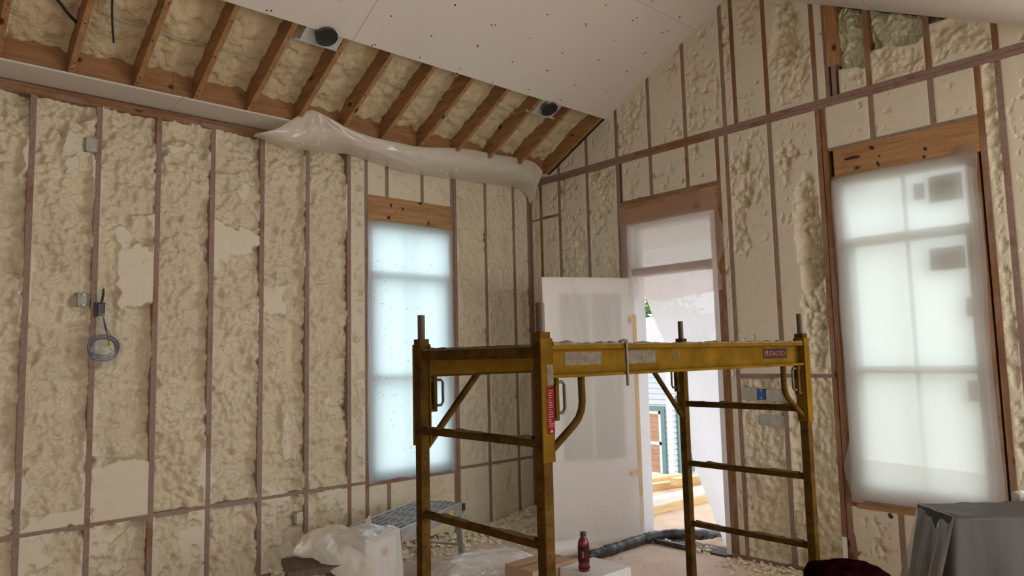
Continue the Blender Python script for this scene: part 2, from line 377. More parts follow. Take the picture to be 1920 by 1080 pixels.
# ------------------------------------------------------------------ spray foam panels
def foam_panel(side, u0, u1, z0, z1, seed, base, amp, parent, mat, res=0.010, bill=1.0, ztop=None, lip=0.009, pockets=(), flats=(), valley=0.0):
    """one bay of foam; side 'L' lies in y=0, 'R' in x=0; h<=0 is depth behind the stud faces"""
    nu = max(8, int((u1-u0)/res)); nz = max(8, int((z1-z0 if ztop is None else max(ztop(u0), ztop(u1))-z0)/res))
    uu = np.linspace(u0-lip, u1+lip, nu); tt = np.linspace(0, 1, nz)
    U, T = np.meshgrid(uu, tt)
    top = np.full_like(U, z1+lip) if ztop is None else ztop(np.clip(U, u0, u1))
    Z = (z0-lip) + (top-(z0-lip))*T
    wx = U+0.03*fbm(U*6, Z*6, seed+3, 3); wz = Z*0.85+0.03*fbm(U*6+9, Z*6, seed+4, 3)
    low = fbm(U*4.2+seed*1.7, Z*2.2, seed+11, 4)
    b1 = 1-worley(wx/0.085, wz/0.085, seed+21); b2 = 1-worley(wx/0.040, wz/0.046, seed+31); b3 = 1-worley(wx/0.022, wz/0.024, seed+41)
    bl = bill*(0.044*(b1-0.78)+0.046*(b2-0.78)+0.017*(b3-0.78))
    ed = np.minimum(U-u0, u1-U); ez = np.minimum(Z-z0, top-Z)
    edge = np.exp(-np.clip(np.minimum(ed, ez), 0, 1)/0.022)*(0.030+0.035*vn(Z*5, U*3, seed+51))
    raw = base+amp*low*1.9+bl+edge
    if valley:                                   # trough near one stud, shaped to give the bay a dark side
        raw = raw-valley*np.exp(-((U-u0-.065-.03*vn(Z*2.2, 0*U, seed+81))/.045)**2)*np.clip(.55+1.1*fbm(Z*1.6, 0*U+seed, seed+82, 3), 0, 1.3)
    for (pu, pz, ru, rz, dp) in pockets:
        dd = ((U-pu)/ru)**2+((Z-pz)/rz)**2+0.7*fbm(U*9, Z*9, seed+60, 4)
        raw = raw-dp*np.clip((1.35-dd)*1.6, 0, 1)+.9*bl*np.clip(1.35-dd, 0, 1)
    for (pu, pz, ru, rz, up) in flats:
        dd = np.maximum(np.abs((U-pu)/ru), np.abs((Z-pz)/rz))+0.75*fbm(U*7, Z*7, seed+70, 4)
        raw = raw+up*np.clip((1.15-dd)*3.5, 0, 1)
    flush = 0.0012+0.0009*vn(U*30, Z*5, seed+61)
    h = np.minimum(raw, flush); cut = np.clip((raw-flush)/0.004, 0, 1)
    m = np.minimum(ed, ez); lipn = 0.35+0.75*fbm(U*14, Z*14, seed+71, 3)
    over = m < 0
    h = np.where(over, np.where((-m/lip) < lipn, 0.0016, -0.006), h)
    h = np.clip(h, -0.128, 0.004)
    if side == 'L': P = np.stack([-U, -h, Z], -1)
    else: P = np.stack([-h, -U, Z], -1)
    # close the panel at the back so that it has thickness
    Q = np.empty((nz+2, nu+2, 3)); Q[1:-1, 1:-1] = P
    Q[0, 1:-1] = P[0]; Q[-1, 1:-1] = P[-1]; Q[1:-1, 0] = P[:, 0]; Q[1:-1, -1] = P[:, -1]
    Q[0, 0] = P[0, 0]; Q[0, -1] = P[0, -1]; Q[-1, 0] = P[-1, 0]; Q[-1, -1] = P[-1, -1]
    ax = 1 if side == 'L' else 0
    for s_ in (np.s_[0, :], np.s_[-1, :], np.s_[:, 0], np.s_[:, -1]): Q[s_][..., ax] = 0.135
    A_ = np.pad(cut, 1, mode='edge')
    return link('foam_panel', grid_mesh('foam_panel', Q, A_, flip=(side == 'L')), mat, parent)

def member(name, side, u0, u1, z0, z1, mat, parent, proud=0.0, depth=0.138):
    j = lambda: random.uniform(-.0012, .0012)
    if side == 'L': lo, hi = (-u1, -proud+j(), z0), (-u0, depth, z1)
    else: lo, hi = (-proud+j(), -u1, z0), (depth, -u0, z1)
    return MB().box(lo, hi).build(name, mat, parent)

SP = 0.4064
# --- left wall
Lst = [0.245+SP*i for i in range(18)]
studs_L = [0.019, .245, .651, 1.058, 2.277]+Lst[6:]
for u in studs_L: member('stud', 'L', u-.019, u+.019, .04, ZP0, M['stud_z'], wall_left)
for u in (1.099, 2.099): member('king_stud', 'L', u-.019, u+.019, .04, ZP0, M['stud_z'], wall_left)
member('bottom_plate', 'L', 0.0, 7.3, 0.0, .04, M['stud_x'], wall_left)
for z0, z1, pr in ((ZP0, 3.651, .001), (3.653, ZP1, -.012)):
    for a, c in ((0.0, 1.9), (1.902, 3.6), (3.602, 5.6), (5.602, 7.3)): member('top_plate', 'L', a, c, z0, z1, M['rawstud_x'], wall_left, pr)
member('header', 'L', WL['u0'], WL['u1'], WL['z1'], 3.27, M['pine_x'], wall_left, 0.002)
member('sill', 'L', WL['u0'], WL['u1'], .597, WL['z0'], M['stud_x'], wall_left, .004)
for u in (1.464, 1.871):
    member('cripple_stud', 'L', u-.019, u+.019, 3.27, ZP0, M['stud_z'], wall_left); member('cripple_stud', 'L', u-.019, u+.019, .04, .597, M['stud_z'], wall_left)
def knots(side, pts, parent):
    for ix, iy, wx, wz in pts:
        p = ony(ix, iy) if side == 'L' else onx(ix, iy); n_ = 10; q = []
        for k_ in range(n_):
            a_ = 2*math.pi*k_/n_; r_ = random.uniform(.8, 1.2); q.append((wx*r_*math.cos(a_)+.25*wz*math.sin(a_), wz*r_*math.sin(a_)))
        if side == 'L': MB().prism([(p[0]+a, -.0045, p[2]+c) for a, c in q], [(p[0]+a, -.001, p[2]+c) for a, c in q]).build('knot', M['knot'], parent)
        else: MB().prism([(-.0045, p[1]+a, p[2]+c) for a, c in q], [(-.001, p[1]+a, p[2]+c) for a, c in q]).build('knot', M['knot'], parent)
M['knot'] = m_plain('knot', (.045, .02, .010), .7, .4, 60)
knots('L', ((733, 385, .014, .018), (755, 392, .013, .014), (729, 408, .020, .018), (803, 419, .012, .022), (742, 398, .008, .006)), wall_left)
bays = []
ed = sorted([(u-.019, u+.019) for u in studs_L]+[(1.08, 1.118), (2.08, 2.118)])
for (a0, a1), (c0, c1) in zip(ed[:-1], ed[1:]):
    if c0-a1 < .03 or (a1 < 1.5 < c0): continue
    bays.append((a1, c0))
sd = 100
FL = {7: [(3.30, 2.93, .17, .10, .09)], 8: [(3.70, 2.6, .14, .30, .08), (3.70, 1.95, .10, .2, .05)], }
for i, (a, c) in enumerate(bays):
    sd += 7
    near = a > 2.0
    bs = -0.044 if near else -0.006; am = 0.044 if near else 0.024
    if c-a < .16: bs = .006; am = .012
    mid = (a+c)/2; fl = []
    if 3.1 < mid < 3.5: fl = [(3.30, 2.72, .19, .13, .10), (3.42, 2.55, .06, .10, .06)]
    elif 3.5 < mid < 3.9: fl = [(3.62, 3.25, .2, .2, .05)]
    elif 3.9 < mid < 4.3: fl = [(4.02, 2.38, .13, .27, .10), (4.0, 2.75, .09, .10, .06), (4.1, .83, .2, .20, .12)]
    elif 4.3 < mid < 4.7: fl = [(4.42, 3.30, .10, .22, .06), (4.5, .70, .2, .06, .08)]
    elif 2.7 < mid < 3.1: fl = [(2.98, 2.25, .08, .10, .06), (2.83, 1.2, .06, .3, .06)]
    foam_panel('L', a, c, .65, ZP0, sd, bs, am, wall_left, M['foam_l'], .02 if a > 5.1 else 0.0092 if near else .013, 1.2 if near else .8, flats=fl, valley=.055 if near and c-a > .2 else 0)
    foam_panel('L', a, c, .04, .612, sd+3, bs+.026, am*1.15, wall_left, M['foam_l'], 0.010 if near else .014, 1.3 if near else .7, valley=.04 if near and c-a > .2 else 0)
    member('blocking', 'L', a, c, .612, .65, M['stud_x'], wall_left)
for a, c in ((1.118, 1.445), (1.483, 1.852), (1.89, 2.08)):
    sd += 5
    foam_panel('L', a, c, 3.27, ZP0, sd, .008, .012, wall_left, M['foam_l'], .014, .6)
    foam_panel('L', a, c, .04, .597, sd+2, .004, .015, wall_left, M['foam_l'], .014, .6)

# --- gable wall (right)
R = lambda k: .474+SP*k
full = [.02, .186, R(0), R(1), R(2), R(5), R(6), R(7), R(10), R(11), R(12)]
raw_z = {R(7), .186}
for u in full: member('stud', 'R', u-.019, u+.019, .04, ZP0, M['rawstud_z'] if u in raw_z else M['stud_z'], wall_right)
for u, m_ in ((1.325, 'stud_z'), (2.379, 'rawstud_z'), (2.418, 'rawstud_z')): member('trimmer_stud', 'R', u-.019, u+.019, .04, 3.22 if u < 2 else ZP0 if u > 2.4 else 2.985, M[m_], wall_right)
member('trimmer_stud', 'R', 1.345, 1.385, 0, 2.985, M['stud_z'], wall_right)
for u, zt in ((3.364, ZP0), (3.404, 3.03), (4.366, 3.03), (4.42, ZP0)): member('king_stud', 'R', u-.019, u+.019, .04, zt, M['rawstud_z'], wall_right, .002)
member('bottom_plate', 'R', 0.0, DR['u0'], 0, .04, M['stud_y'], wall_right); member('bottom_plate', 'R', DR['u1'], 5.4, 0, .04, M['stud_y'], wall_right)
for z0, z1 in ((ZP0, 3.651), (3.653, ZP1)):
    for a, c in ((0, 1.5), (1.502, 2.35), (2.352, 3.9), (3.902, 5.4)): member('top_plate', 'R', a, c, z0, z1, M['rawstud_y'] if 2.0 < c < 2.5 else M['stud_y'], wall_right, .003)
member('header', 'R', 1.345, 2.40, 2.985, 3.19, M['pine_y'], wall_right); member('header_plate', 'R', 1.345, 2.40, 3.19, 3.228, M['rawstud_y'], wall_right, .004)
member('header', 'R', 3.425, 4.40, 3.03, 3.262, M['pine_y'], wall_right, .002); member('header_plate', 'R', 3.39, 4.40, 3.262, 3.285, M['stud_y'], wall_right, .004)
member('sill', 'R', 3.425, 4.345, .555, WR['z0'], M['pine_y'], wall_right, .003)
for u in (R(3), R(4)): member('cripple_stud', 'R', u-.019, u+.019, 3.228, ZP0, M['stud_z'], wall_right)
for u in (R(8), R(9)):
    member('cripple_stud', 'R', u-.019, u+.019, 3.285, ZP0, M['stud_z'], wall_right); member('cripple_stud', 'R', u-.019, u+.019, .04, .555, M['stud_z'], wall_right)
member('blocking', 'R', .205, R(0)-.019, 3.22, 3.258, M['stud_y'], wall_right)
for a, c in ((R(5)+.019, R(6)-.019), (R(6)+.019, R(7)-.019), (R(10)+.019, R(11)-.019)): member('blocking', 'R', a, c, 1.50, 1.54, M['stud_y'], wall_right)
def fR(a, c, z0, z1, base=.012, amp=.03, res=.0115, bill=.8, **kw):
    global sd; sd += 9
    return foam_panel('R', a, c, z0, z1, sd, base, amp, wall_right, M['foam_r'], res, bill, **kw)
for a, c in ((.039, .167), (.205, R(0)-.019)):
    fR(a, c, .04, 3.22, .006, .012, .014); fR(a, c, 3.258, ZP0, .01, .012, .014)
fR(R(0)+.019, R(1)-.019, .04, ZP0, -.004, .024); fR(R(1)+.019, R(2)-.019, .04, ZP0, -.004, .024)
for a, c in ((1.345, R(3)-.019), (R(3)+.019, R(4)-.019), (R(4)+.019, 2.40)): fR(a, c, 3.228, ZP0, .014, .014)
fR(2.437, R(5)-.019, .04, ZP0, .004, .012)
knots('R', ((1598, 296, .062, .016), (1634, 277, .016, .020), (1735, 279, .012, .014), (1647, 307, .010, .022), (1649, 293, .007, .009), (1733, 294, .010, .012), (1670, 967, .014, .020), (1200, 371, .016, .006)), wall_right)
fR(R(5)+.019, R(6)-.019, 1.54, ZP0, .016, .03, pockets=((2.66, 3.05, .08, .1, .03), (2.62, 3.35, .1, .1, .03)))
fR(R(5)+.019, R(6)-.019, .04, 1.50, -.022, .02)
fR(R(6)+.019, R(7)-.019, 1.54, ZP0, .022, .02, pockets=((3.2, 2.65, .10, .42, .07), (3.2, 2.1, .1, .5, .06), (3.05, 3.3, .1, .09, .03)))
fR(R(6)+.019, R(7)-.019, .04, 1.50, -.024, .02)
for a, c in ((3.383, R(8)-.019), (R(8)+.019, R(9)-.019), (R(9)+.019, 4.40)):
    fR(a, c, 3.285, ZP0, .018, .014); fR(a, c, .04, .555, .008, .015)
fR(4.439, R(10)-.019, .04, ZP0, -.010, .016)
fR(R(11)+.019, R(12)-.019, .04, ZP0, .0, .02, .02); fR(R(10)+.019, R(11)-.019, 1.54, ZP0, .012, .02); fR(R(10)+.019, R(11)-.019, .04, 1.50, .0, .02)
# gable above the plates
g_studs = [R(i) for i in range(-1, 12)]+[2.615]
def gstud(name, u0, u1, z0, mat, proud=0.0):
    za, zb = float(zslope(u0)), float(zslope(u1))
    MB().prism([(-proud, -u0, z0), (-proud, -u1, z0), (-proud, -u1, zb), (-proud, -u0, za)], [(.138, -u0, z0), (.138, -u1, z0), (.138, -u1, zb), (.138, -u0, za)]).build(name, mat, wall_right)
for u in g_studs:
    if float(zslope(u)) > ZP1+.06: gstud('gable_stud', u-.019, u+.019, ZP1, M['rawstud_z'] if u > 2.55 else M['stud_z'])
gstud('ridge_post', 3.425, 3.505, 3.93, M['pine_z'], .012); gstud('ridge_post', 3.40, 3.43, ZP1, M['stud_z']); gstud('ridge_post', 3.45, 3.48, ZP1, M['stud_z'])
us = sorted([u for u in g_studs if u > 0.3])
prev = R(-1)+.019
gb = []
for u in us: gb.append((prev, u-.019)); prev = u+.019
green = m_poly('green_wrap', (0.66, 0.68, 0.44), 0.10, 0.0, 0.75, 0.0, 0.45, 0.12, 0.3)
for a, c in gb:
    if c-a < .02 or a > 4.75: continue
    if a > R(7)-.1:                                           # bays left partly open at the top
        if a > R(10)-.1: fR(a, c, ZP1, 0, .016, .012, ztop=zslope); continue
        a2 = 3.505 if a < R(7)+.1 else a
        lim = {0: 3.86, 1: 3.93, 2: 3.99}[int(round((a-R(7))/SP-.05))]
        top_ = lambda u, lim=lim: np.minimum(lim+.035*vn(np.asarray(u)*16, 3, 8), zslope(u))
        if a2 != a: fR(a, 3.40, ZP1, 0, .01, .012, ztop=zslope)
        fR(a2, c, ZP1, 0, -.008, .02, ztop=top_, lip=.004)
        nu, nz = 70, 90; U, T = np.meshgrid(np.linspace(a2, c, nu), np.linspace(0, 1, nz)); Z = 3.75+(zslope(U)-3.75)*T
        dp = .075+.03*fbm(U*12, Z*5, 5, 4)+.022*fbm(U*38+2*vn(U*9, Z*9, 3), Z*16, 9, 4)
        o = sheet_obj('insulation_wrap', np.stack([dp, -U, Z], -1), green, wall_right)
    else:
        pk = ((R(6)+.19, 4.35, .09, .3, .05),) if R(6)-.05 < a < R(6)+.1 else ()
        fR(a, c, ZP1, 0, .012, .022, ztop=zslope, pockets=pk)

# ------------------------------------------------------------------ ceiling
b = MB()
for f_, s_ in ((zl, 1), (zr, 1)):
    u0, u1 = (-.3, PEAK) if f_ is zl else (PEAK, 5.3)
    q = lambda u, o: (-u, f_(u)+o)
    b.prism([(-9.0, *q(u0, .27)), (-9.0, *q(u1, .27)), (-9.0, *q(u1, .30)), (-9.0, *q(u0, .30))], [(.16, *q(u0, .27)), (.16, *q(u1, .27)), (.16, *q(u1, .30)), (.16, *q(u0, .30))])
b.box((-9, -8.5, 3.70), (.0, -4.93, 3.74))
ceiling = b.build('ceiling', M['sheathing']); tag(ceiling, kind='structure')
def slope_board(name, f_, x0, x1, u0, u1, lo, hi, mat):
    q = lambda u, o: (-u, f_(u)+o)
    return MB().prism([(x0, *q(u0, lo)), (x0, *q(u1, lo)), (x0, *q(u1, hi)), (x0, *q(u0, hi))],
                      [(x1, *q(u0, lo)), (x1, *q(u1, lo)), (x1, *q(u1, hi)), (x1, *q(u0, hi))]).build(name, mat, ceiling)
RX = [-.045]+[-.495-SP*i for i in range(14)]
for x in RX: slope_board('rafter', zl, x-.020, x+.018, .30, PEAK, 0, .21, M['rafter'])
EDGE = 1.162
# drywall sheets
for x0, x1 in ((-2.894, 0.0), (-5.33, -2.898), (-9.0, -5.334)):
    slope_board('drywall_sheet', zl, x0, x1, EDGE, 2.252, -.015, -.001, M['drywall'])
for x0, x1 in ((-1.70, 0.0), (-4.14, -1.704), (-9, -4.144)): slope_board('drywall_sheet', zl, x0, x1, 2.256, PEAK+.007, -.015, -.001, M['drywall'])
for x0, x1 in ((-.86, 0.0), (-3.3, -.864), (-9, -3.304)): slope_board('drywall_sheet', zr, x0, x1, PEAK-.007, 3.80, -.015, -.001, M['drywall'])
for x0, x1 in ((-2.2, 0.0), (-4.6, -2.204), (-9, -4.604)): slope_board('drywall_sheet', zr, x0, x1, 3.804, 4.95, -.015, -.001, M['drywall'])
MB().box((-9, -8.5, 3.68), (0, -4.95, 3.697)).build('drywall_sheet', M['drywall'], ceiling)
for x0, x1 in ((-3.84, -.0), (-4.96, -3.843), (-9, -4.963)): MB().box((x0, -.335, ZP1+.001), (x1, .0, ZP1+.014)).build('soffit_strip', M['drywall'], ceiling)
for x0, x1 in ((-3.9, .0), (-9, -3.902)): MB().box((x0, -.300, ZP1+.014), (x1, -.262, 3.972)).build('ledger_board', M['ledger'], ceiling)
# foam under the roof deck, one panel for each rafter bay
xs = sorted(RX)
for i, (xa, xb) in enumerate(zip(xs[:-1], xs[1:])):
    a, c = xa+.019, xb-.021; nu, nv_ = max(8, int((c-a)/.014)), 95
    X, U = np.meshgrid(np.linspace(a, c, nu), np.linspace(.30, 1.75, nv_)); s_ = 900+i*13
    b1 = 1-worley(X/.09, U/.09, s_); b2 = 1-worley(X/.042, U/.042, s_+1)
    e_ = np.exp(-np.minimum(X-a, c-X)/.02)
    h = .195+.030*fbm(X*5, U*4, s_+2, 4)-.036*(b1-.7)-.028*(b2-.7)-.02*e_-.03*np.exp(-np.abs(U-.76)/.03)*(vn(X*9, 0, s_)*.3+.15)
    P = np.stack([X, -U, zl(U)+np.clip(h, .10, .262)], -1)
    link('foam_panel', grid_mesh('foam_panel', P, np.zeros(P.shape[:2]), flip=True), M['foam_c'], ceiling)
# screw heads in the drywall (tiny, joined)
b = MB(); rs = random.Random(5)
for xi in range(15):
    for u in (1.19, 1.42, 1.66, 1.90, 2.13, 2.31, 2.5):
        for dx in ((0, .014) if rs.random() < .3 else (0,)):
            x = RX[0]-SP*xi*.5*2 if xi else -.12
            x = -.30-SP*xi+rs.uniform(-.02, .02)+dx; uu = u+rs.uniform(-.03, .03)
            n_ = 6; y = -uu; z = zl(uu)-.0165
            b.prism([(x+.0065*math.cos(a_), y+.0065*math.sin(a_), z-.507*.0065*math.sin(a_)) for a_ in [2*math.pi*q/n_ for q in range(n_)]],
                    [(x+.0065*math.cos(a_), y+.0065*math.sin(a_), z+.003-.507*.0065*math.sin(a_)) for a_ in [2*math.pi*q/n_ for q in range(n_)]])
o = b.build('screw_heads', M['hole'], ceiling); tag(o, kind='stuff')
# nail heads on rafter edges and ledger
b = MB()
for x in RX:
    for u in (.36, .41, .72, 1.02):
        c_ = (x+rs.uniform(-.008, .008), -u, zl(u)-.002); b.box((c_[0]-.004, c_[1]-.006, c_[2]), (c_[0]+.004, c_[1]+.006, c_[2]+.006))
o = b.build('nail_heads', M['hole'], ceiling); tag(o, kind='stuff')
# ------------------------------------------------------------------ windows and door
def pl(side, u, d, z): return (-u, d, z) if side == 'L' else (d, -u, z)
def bx(mb, side, u0, u1, d0, d1, z0, z1):
    p, q = pl(side, u0, d0, z0), pl(side, u1, d1, z1)
    return mb.box(tuple(min(a, c) for a, c in zip(p, q)), tuple(max(a, c) for a, c in zip(p, q)))
def window(name, side, W, stickers):
    u0, u1, z0, z1 = W['u0'], W['u1'], W['z0'], W['z1']; um = (u0+u1)/2
    b = MB(); t = .05
    bx(b, side, u0, u0+t, .05, .139, z0, z1); bx(b, side, u1-t, u1, .05, .139, z0, z1)
    bx(b, side, u0+t, u1-t, .05, .139, z1-t, z1); bx(b, side, u0+t, u1-t, .05, .139, z0, z0+t)
    root = b.build(name, M['white']); tag(root, kind='structure')
    for za, zb in ((2.495, 2.565), (1.545, 1.60)): bx(MB(), side, u0+t, u1-t, .05, .115, za, zb).build('rail', M['white'], root)
    for za, zb in ((z0+t, z0+t+.045),): bx(MB(), side, u0+t, u1-t, .06, .11, za, zb).build('sash_rail', M['white'], root)
    for ua in (u0+t, u1-t-.035):
        for za, zb in ((z0+t, 1.545), (1.60, 2.495)): bx(MB(), side, ua, ua+.035, .06, .11, za, zb).build('sash_stile', M['white'], root)
    for za, zb in ((z0+t+.045, 1.545), (1.60, 2.495), (2.565, z1-t)):
        bx(MB(), side, um-.012, um+.012, .07, .10, za, zb).build('muntin', M['white'], root)
        for ua, ub in ((u0+t+.035, um-.012), (um+.012, u1-t-.035)):
            bx(MB(), side, ua, ub, .084, .088, za, zb).build('pane', M['glass'], root)
    for (ua, ub, za, zb) in stickers: bx(MB(), side, ua, ub, .0815, .083, za, zb).build('paper_sticker', M['sticker'], root)
    return root
window('window_1', 'L', WL, [])
window('window_2', 'R', WR, [(4.05, 4.26, 2.74, 2.93), (3.95, 4.02, 2.78, 2.90), (4.02, 4.24, 2.26, 2.42), (4.22, 4.27, 1.93, 2.06), (4.19, 4.25, 1.36, 1.50)])

dsill = MB().box((-.045, -2.36, .004), (.17, -1.385, .022)).build('door_1', M['steel']); tag(dsill, kind='structure')
for u0, u1 in ((1.385, 1.425), (2.315, 2.36)): MB().box((-.005, -u1, .022), (.18, -u0, 2.98)).build('jamb', M['white'], dsill)
MB().box((-.005, -2.315, 2.48), (.18, -1.425, 2.545)).build('transom_bar', M['rawstud_y'], dsill)
MB().box((-.005, -2.315, 2.94), (.18, -1.425, 2.98)).build('head_jamb', M['white'], dsill)
MB().box((.09, -2.315, 2.545), (.094, -1.425, 2.94)).build('transom_pane', M['glass'], dsill)
LA = .42; LW = np.array([-math.cos(LA), math.sin(LA), 0]); LN = np.array([-math.sin(LA), -math.cos(LA), 0]); LH = np.array([-.03, -1.435, 0])
def leafpt(s, t, z): return LH+LW*s+LN*t+np.array([0, 0, z])
def leafbox(mb, s0, s1, t0, t1, z0, z1):
    r = [leafpt(s0, t0, z0), leafpt(s1, t0, z0), leafpt(s1, t1, z0), leafpt(s0, t1, z0)]
    return mb.prism(r, [q+np.array([0, 0, z1-z0]) for q in r])
b = MB()
leafbox(b, 0, .13, -.045, 0, .02, 2.44); leafbox(b, .76, .90, -.045, 0, .02, 2.44); leafbox(b, .13, .76, -.045, 0, 2.30, 2.44); leafbox(b, .13, .76, -.045, 0, .02, .24); leafbox(b, .13, .76, -.045, 0, .60, .76)
leaf = b.build('door_leaf', M['white'], dsill)
leafbox(MB(), .13, .76, -.035, -.012, .24, .60).build('bottom_panel', M['white'], leaf)
leafbox(MB(), .435, .455, -.04, -.005, .76, 2.30).build('muntin', M['white'], leaf)
for s0, s1 in ((.13, .435), (.455, .76)): leafbox(MB(), s0, s1, -.026, -.02, .76, 2.30).build('pane', M['glass'], leaf)
leafbox(MB(), -.006, .0, -.04, -.01, .05, 2.42).build('weather_strip', M['black'], leaf)

# ------------------------------------------------------------------ plastic sheeting
def wall_sheet(name, side, u0, u1, z0, z1, d, mat, label, seed, wob=.006, n=(36, 80), warp=None, cat='plastic sheet'):
    U, T = np.meshgrid(np.linspace(0, 1, n[0]), np.linspace(0, 1, n[1]))
    uu = u0+(u1-u0)*U; zz = z0+(z1-z0)*T
    e0 = .012*vn(T*7, 0, seed); e1 = .012*vn(T*7, 3, seed)
    uu = uu+e0*(1-U)**6+e1*U**6; zz = zz+.010*vn(U*6, 1, seed)*(1-T)**8+.010*vn(U*6, 2, seed)*T**8
    dd = d+wob*fbm(uu*3, zz*1.3, seed+4, 4)
    if warp: uu, zz, dd = warp(U, T, uu, zz, dd)
    P = np.stack([-uu, -dd, zz], -1) if side == 'L' else np.stack([-dd, -uu, zz], -1)
    o = sheet_obj(name, P, mat, thick=.0008); tag(o, label, cat); return o
def thin(o): 
    for m in list(o.modifiers): o.modifiers.remove(m)
    return o
s1 = thin(wall_sheet('plastic_sheet', 'L', 1.13, 2.088, .628, 3.035, .010, M['poly_win'], 'bluish translucent plastic sheet taped over the window between the foam studs', 3, .005))
b = MB(); rs = random.Random(3)
for _ in range(95):
    uu = 2.06-abs(rs.gauss(0, .28)); zz = rs.uniform(.75, 2.9)
    if not 1.17 < uu < 2.05: continue
    w_ = rs.uniform(.002, .0045); h_ = rs.uniform(.004, .014); b.box((-uu-w_/2, -.020, zz), (-uu+w_/2, -.018, zz+h_))
o = b.build('rain_specks', M['ink_k'], s1); tag(o, kind='stuff')  # dark rain specks on the window sheet
def warp2(U, T, uu, zz, dd):
    c = np.clip((U-.86)/.14, 0, 1)*np.clip((T-.93)/.07, 0, 1)           # loose top corner
    zz = zz+.045*c; dd = dd+.05*c
    L_ = np.clip((.06-U)/.06, 0, 1)*np.exp(-((T-.10)/.06)**2)           # loose flap low on the left
    return uu-.05*L_+.02*c, zz, dd+.02*L_
s2 = thin(wall_sheet('plastic_sheet', 'R', 3.405, 4.375, .60, 3.055, .014, M['poly_win2'], 'milky plastic sheet over the tall window beside the covered furniture', 9, .006, warp=warp2))
U, T = np.meshgrid(np.linspace(0, 1, 20), np.linspace(0, 1, 12))
P = np.stack([-.022-.003*fbm(U*4, T*3, 4, 3), -(3.47+.87*U), .62+(.30-.03*U)*T], -1)
o = link('overlap_strip', grid_mesh('overlap_strip', P), M['poly_edge'], s2)
P = np.stack([-.020-.006*fbm(U*3, T*9, 5, 3), -(3.40+.085*U+.01*vn(T*9, 0, 2)), .60+2.42*T], -1); link('side_fold', grid_mesh('side_fold', P), M['poly_edge'], s2)
P = np.stack([-.020-.006*fbm(U*3, T*9, 6, 3), -(4.30+.075*U+.012*vn(T*9, 0, 3)), .62+2.40*T], -1); link('side_fold', grid_mesh('side_fold', P), M['poly_edge'], s2)
# edges of the left window sheet, stapled to the studs
P = np.stack([-(2.045+.05*U+.006*vn(T*9, 0, 2)), -.014-.004*fbm(U*3, T*9, 7, 3), .62+2.40*T], -1); link('side_fold', grid_mesh('side_fold', P), M['poly_edge'], s1)
P = np.stack([-(1.112+.05*U+.006*vn(T*9, 0, 5)), -.014-.004*fbm(U*3, T*9, 8, 3), .62+2.40*T], -1); link('side_fold', grid_mesh('side_fold', P), M['poly_edge'], s1)
def warp3(U, T, uu, zz, dd):
    # billows out of the opening, gathers at the right, lower hem free
    bell = np.sin(np.pi*np.clip(U, 0, 1))**.6*(1-T)
    dd = dd+.10*bell+.035*fbm(U*7+T*1.5, T*3, 31, 4)*(.25+.75*np.abs(U-.4))+.03*np.clip((U-.8)/.2, 0, 1)*vn(T*9, U*5, 8)
    zz = zz-(1-T)*.06*np.sin(np.pi*U)+(1-T)**3*.08*np.clip((.25-U)/.25, 0, 1)+T**6*.03*vn(U*9, 0, 5)
    uu = uu-.03*np.clip((U-.85)/.15, 0, 1)*np.sin(T*9)
    return uu, zz, dd
s3 = thin(wall_sheet('plastic_sheet', 'R', 1.31, 2.425, 2.27, 3.165, .02, M['poly_transom'], 'crumpled pinkish plastic sheet hanging over the transom above the doorway', 17, .01, (70, 70), warp3))
# over the open door leaf
S_, T = np.meshgrid(np.linspace(0, 1, 60), np.linspace(0, 1, 110)); ss = -.015+.945*S_; zz = .006+2.45*T
tt = .016+.010*fbm(ss*3, zz*1.2, 41, 4)+.02*np.exp(-((ss-.55-.25*(zz-1.9))/.05)**2)*np.clip((zz-1.5)/.4, 0, 1)*.6+.05*np.exp(-zz/.05)+.02*np.clip(1-zz/.5, 0, 1)*(1+fbm(ss*6, zz*3, 44, 3))
P = LH+LW*ss[..., None]+LN*tt[..., None]+np.stack([0*zz, 0*zz, zz], -1)
s4 = link('plastic_sheet', grid_mesh('plastic_sheet', P), M['poly_door']); tag(s4, 'translucent plastic sheet wrapped over the open door leaf', 'plastic sheet')
leafbox(MB(), -.022, .012, .022, .024, .10, 2.10).build('tape_strip', M['tape'], s4)
leafbox(MB(), .012, .09, .034, .0355, .60, .64).build('tape_strip', M['tape'], s4)
leafbox(MB(), -.022, .05, .0245, .026, 2.02, 2.08).build('tape_strip', M['tape'], s4)
# long sheet draped along the soffit
tp = [(478, 251), (520, 243), (560, 216), (585, 203), (620, 222), (660, 245), (745, 272), (810, 277), (870, 277), (940, 292), (1000, 300), (1018, 322)]
bt = [(476, 256), (540, 279), (590, 283), (622, 287), (650, 288), (700, 304), (760, 325), (850, 335), (910, 344), (955, 348), (985, 358), (1004, 386)]
TP = np.array([ony(*q, -.37) for q in tp]); BT = np.array([ony(*q, -.035) for q in bt]); BT[:, 0] = np.minimum(BT[:, 0], -.02); TP[:, 0] = np.minimum(TP[:, 0], -.02)
ns, nt = 150, 34; si = np.linspace(0, len(tp)-1, ns); xi = np.arange(len(tp))
def cr(A_): return np.stack([np.interp(si, xi, A_[:, k]) for k in range(3)], -1)
def smooth(A_):
    B_ = A_.copy()
    for _ in range(30): B_[1:-1] = .25*B_[:-2]+.5*B_[1:-1]+.25*B_[2:]
    return B_
A1, A2 = smooth(cr(TP)), smooth(cr(BT)); T = np.linspace(0, 1, nt)[:, None, None]
P = A1[None]*(1-T)+A2[None]*T
ends = np.minimum(1, np.minimum(np.arange(ns), ns-1-np.arange(ns))/14)[None, :]
Tt = T[..., 0]; X_ = P[..., 0]
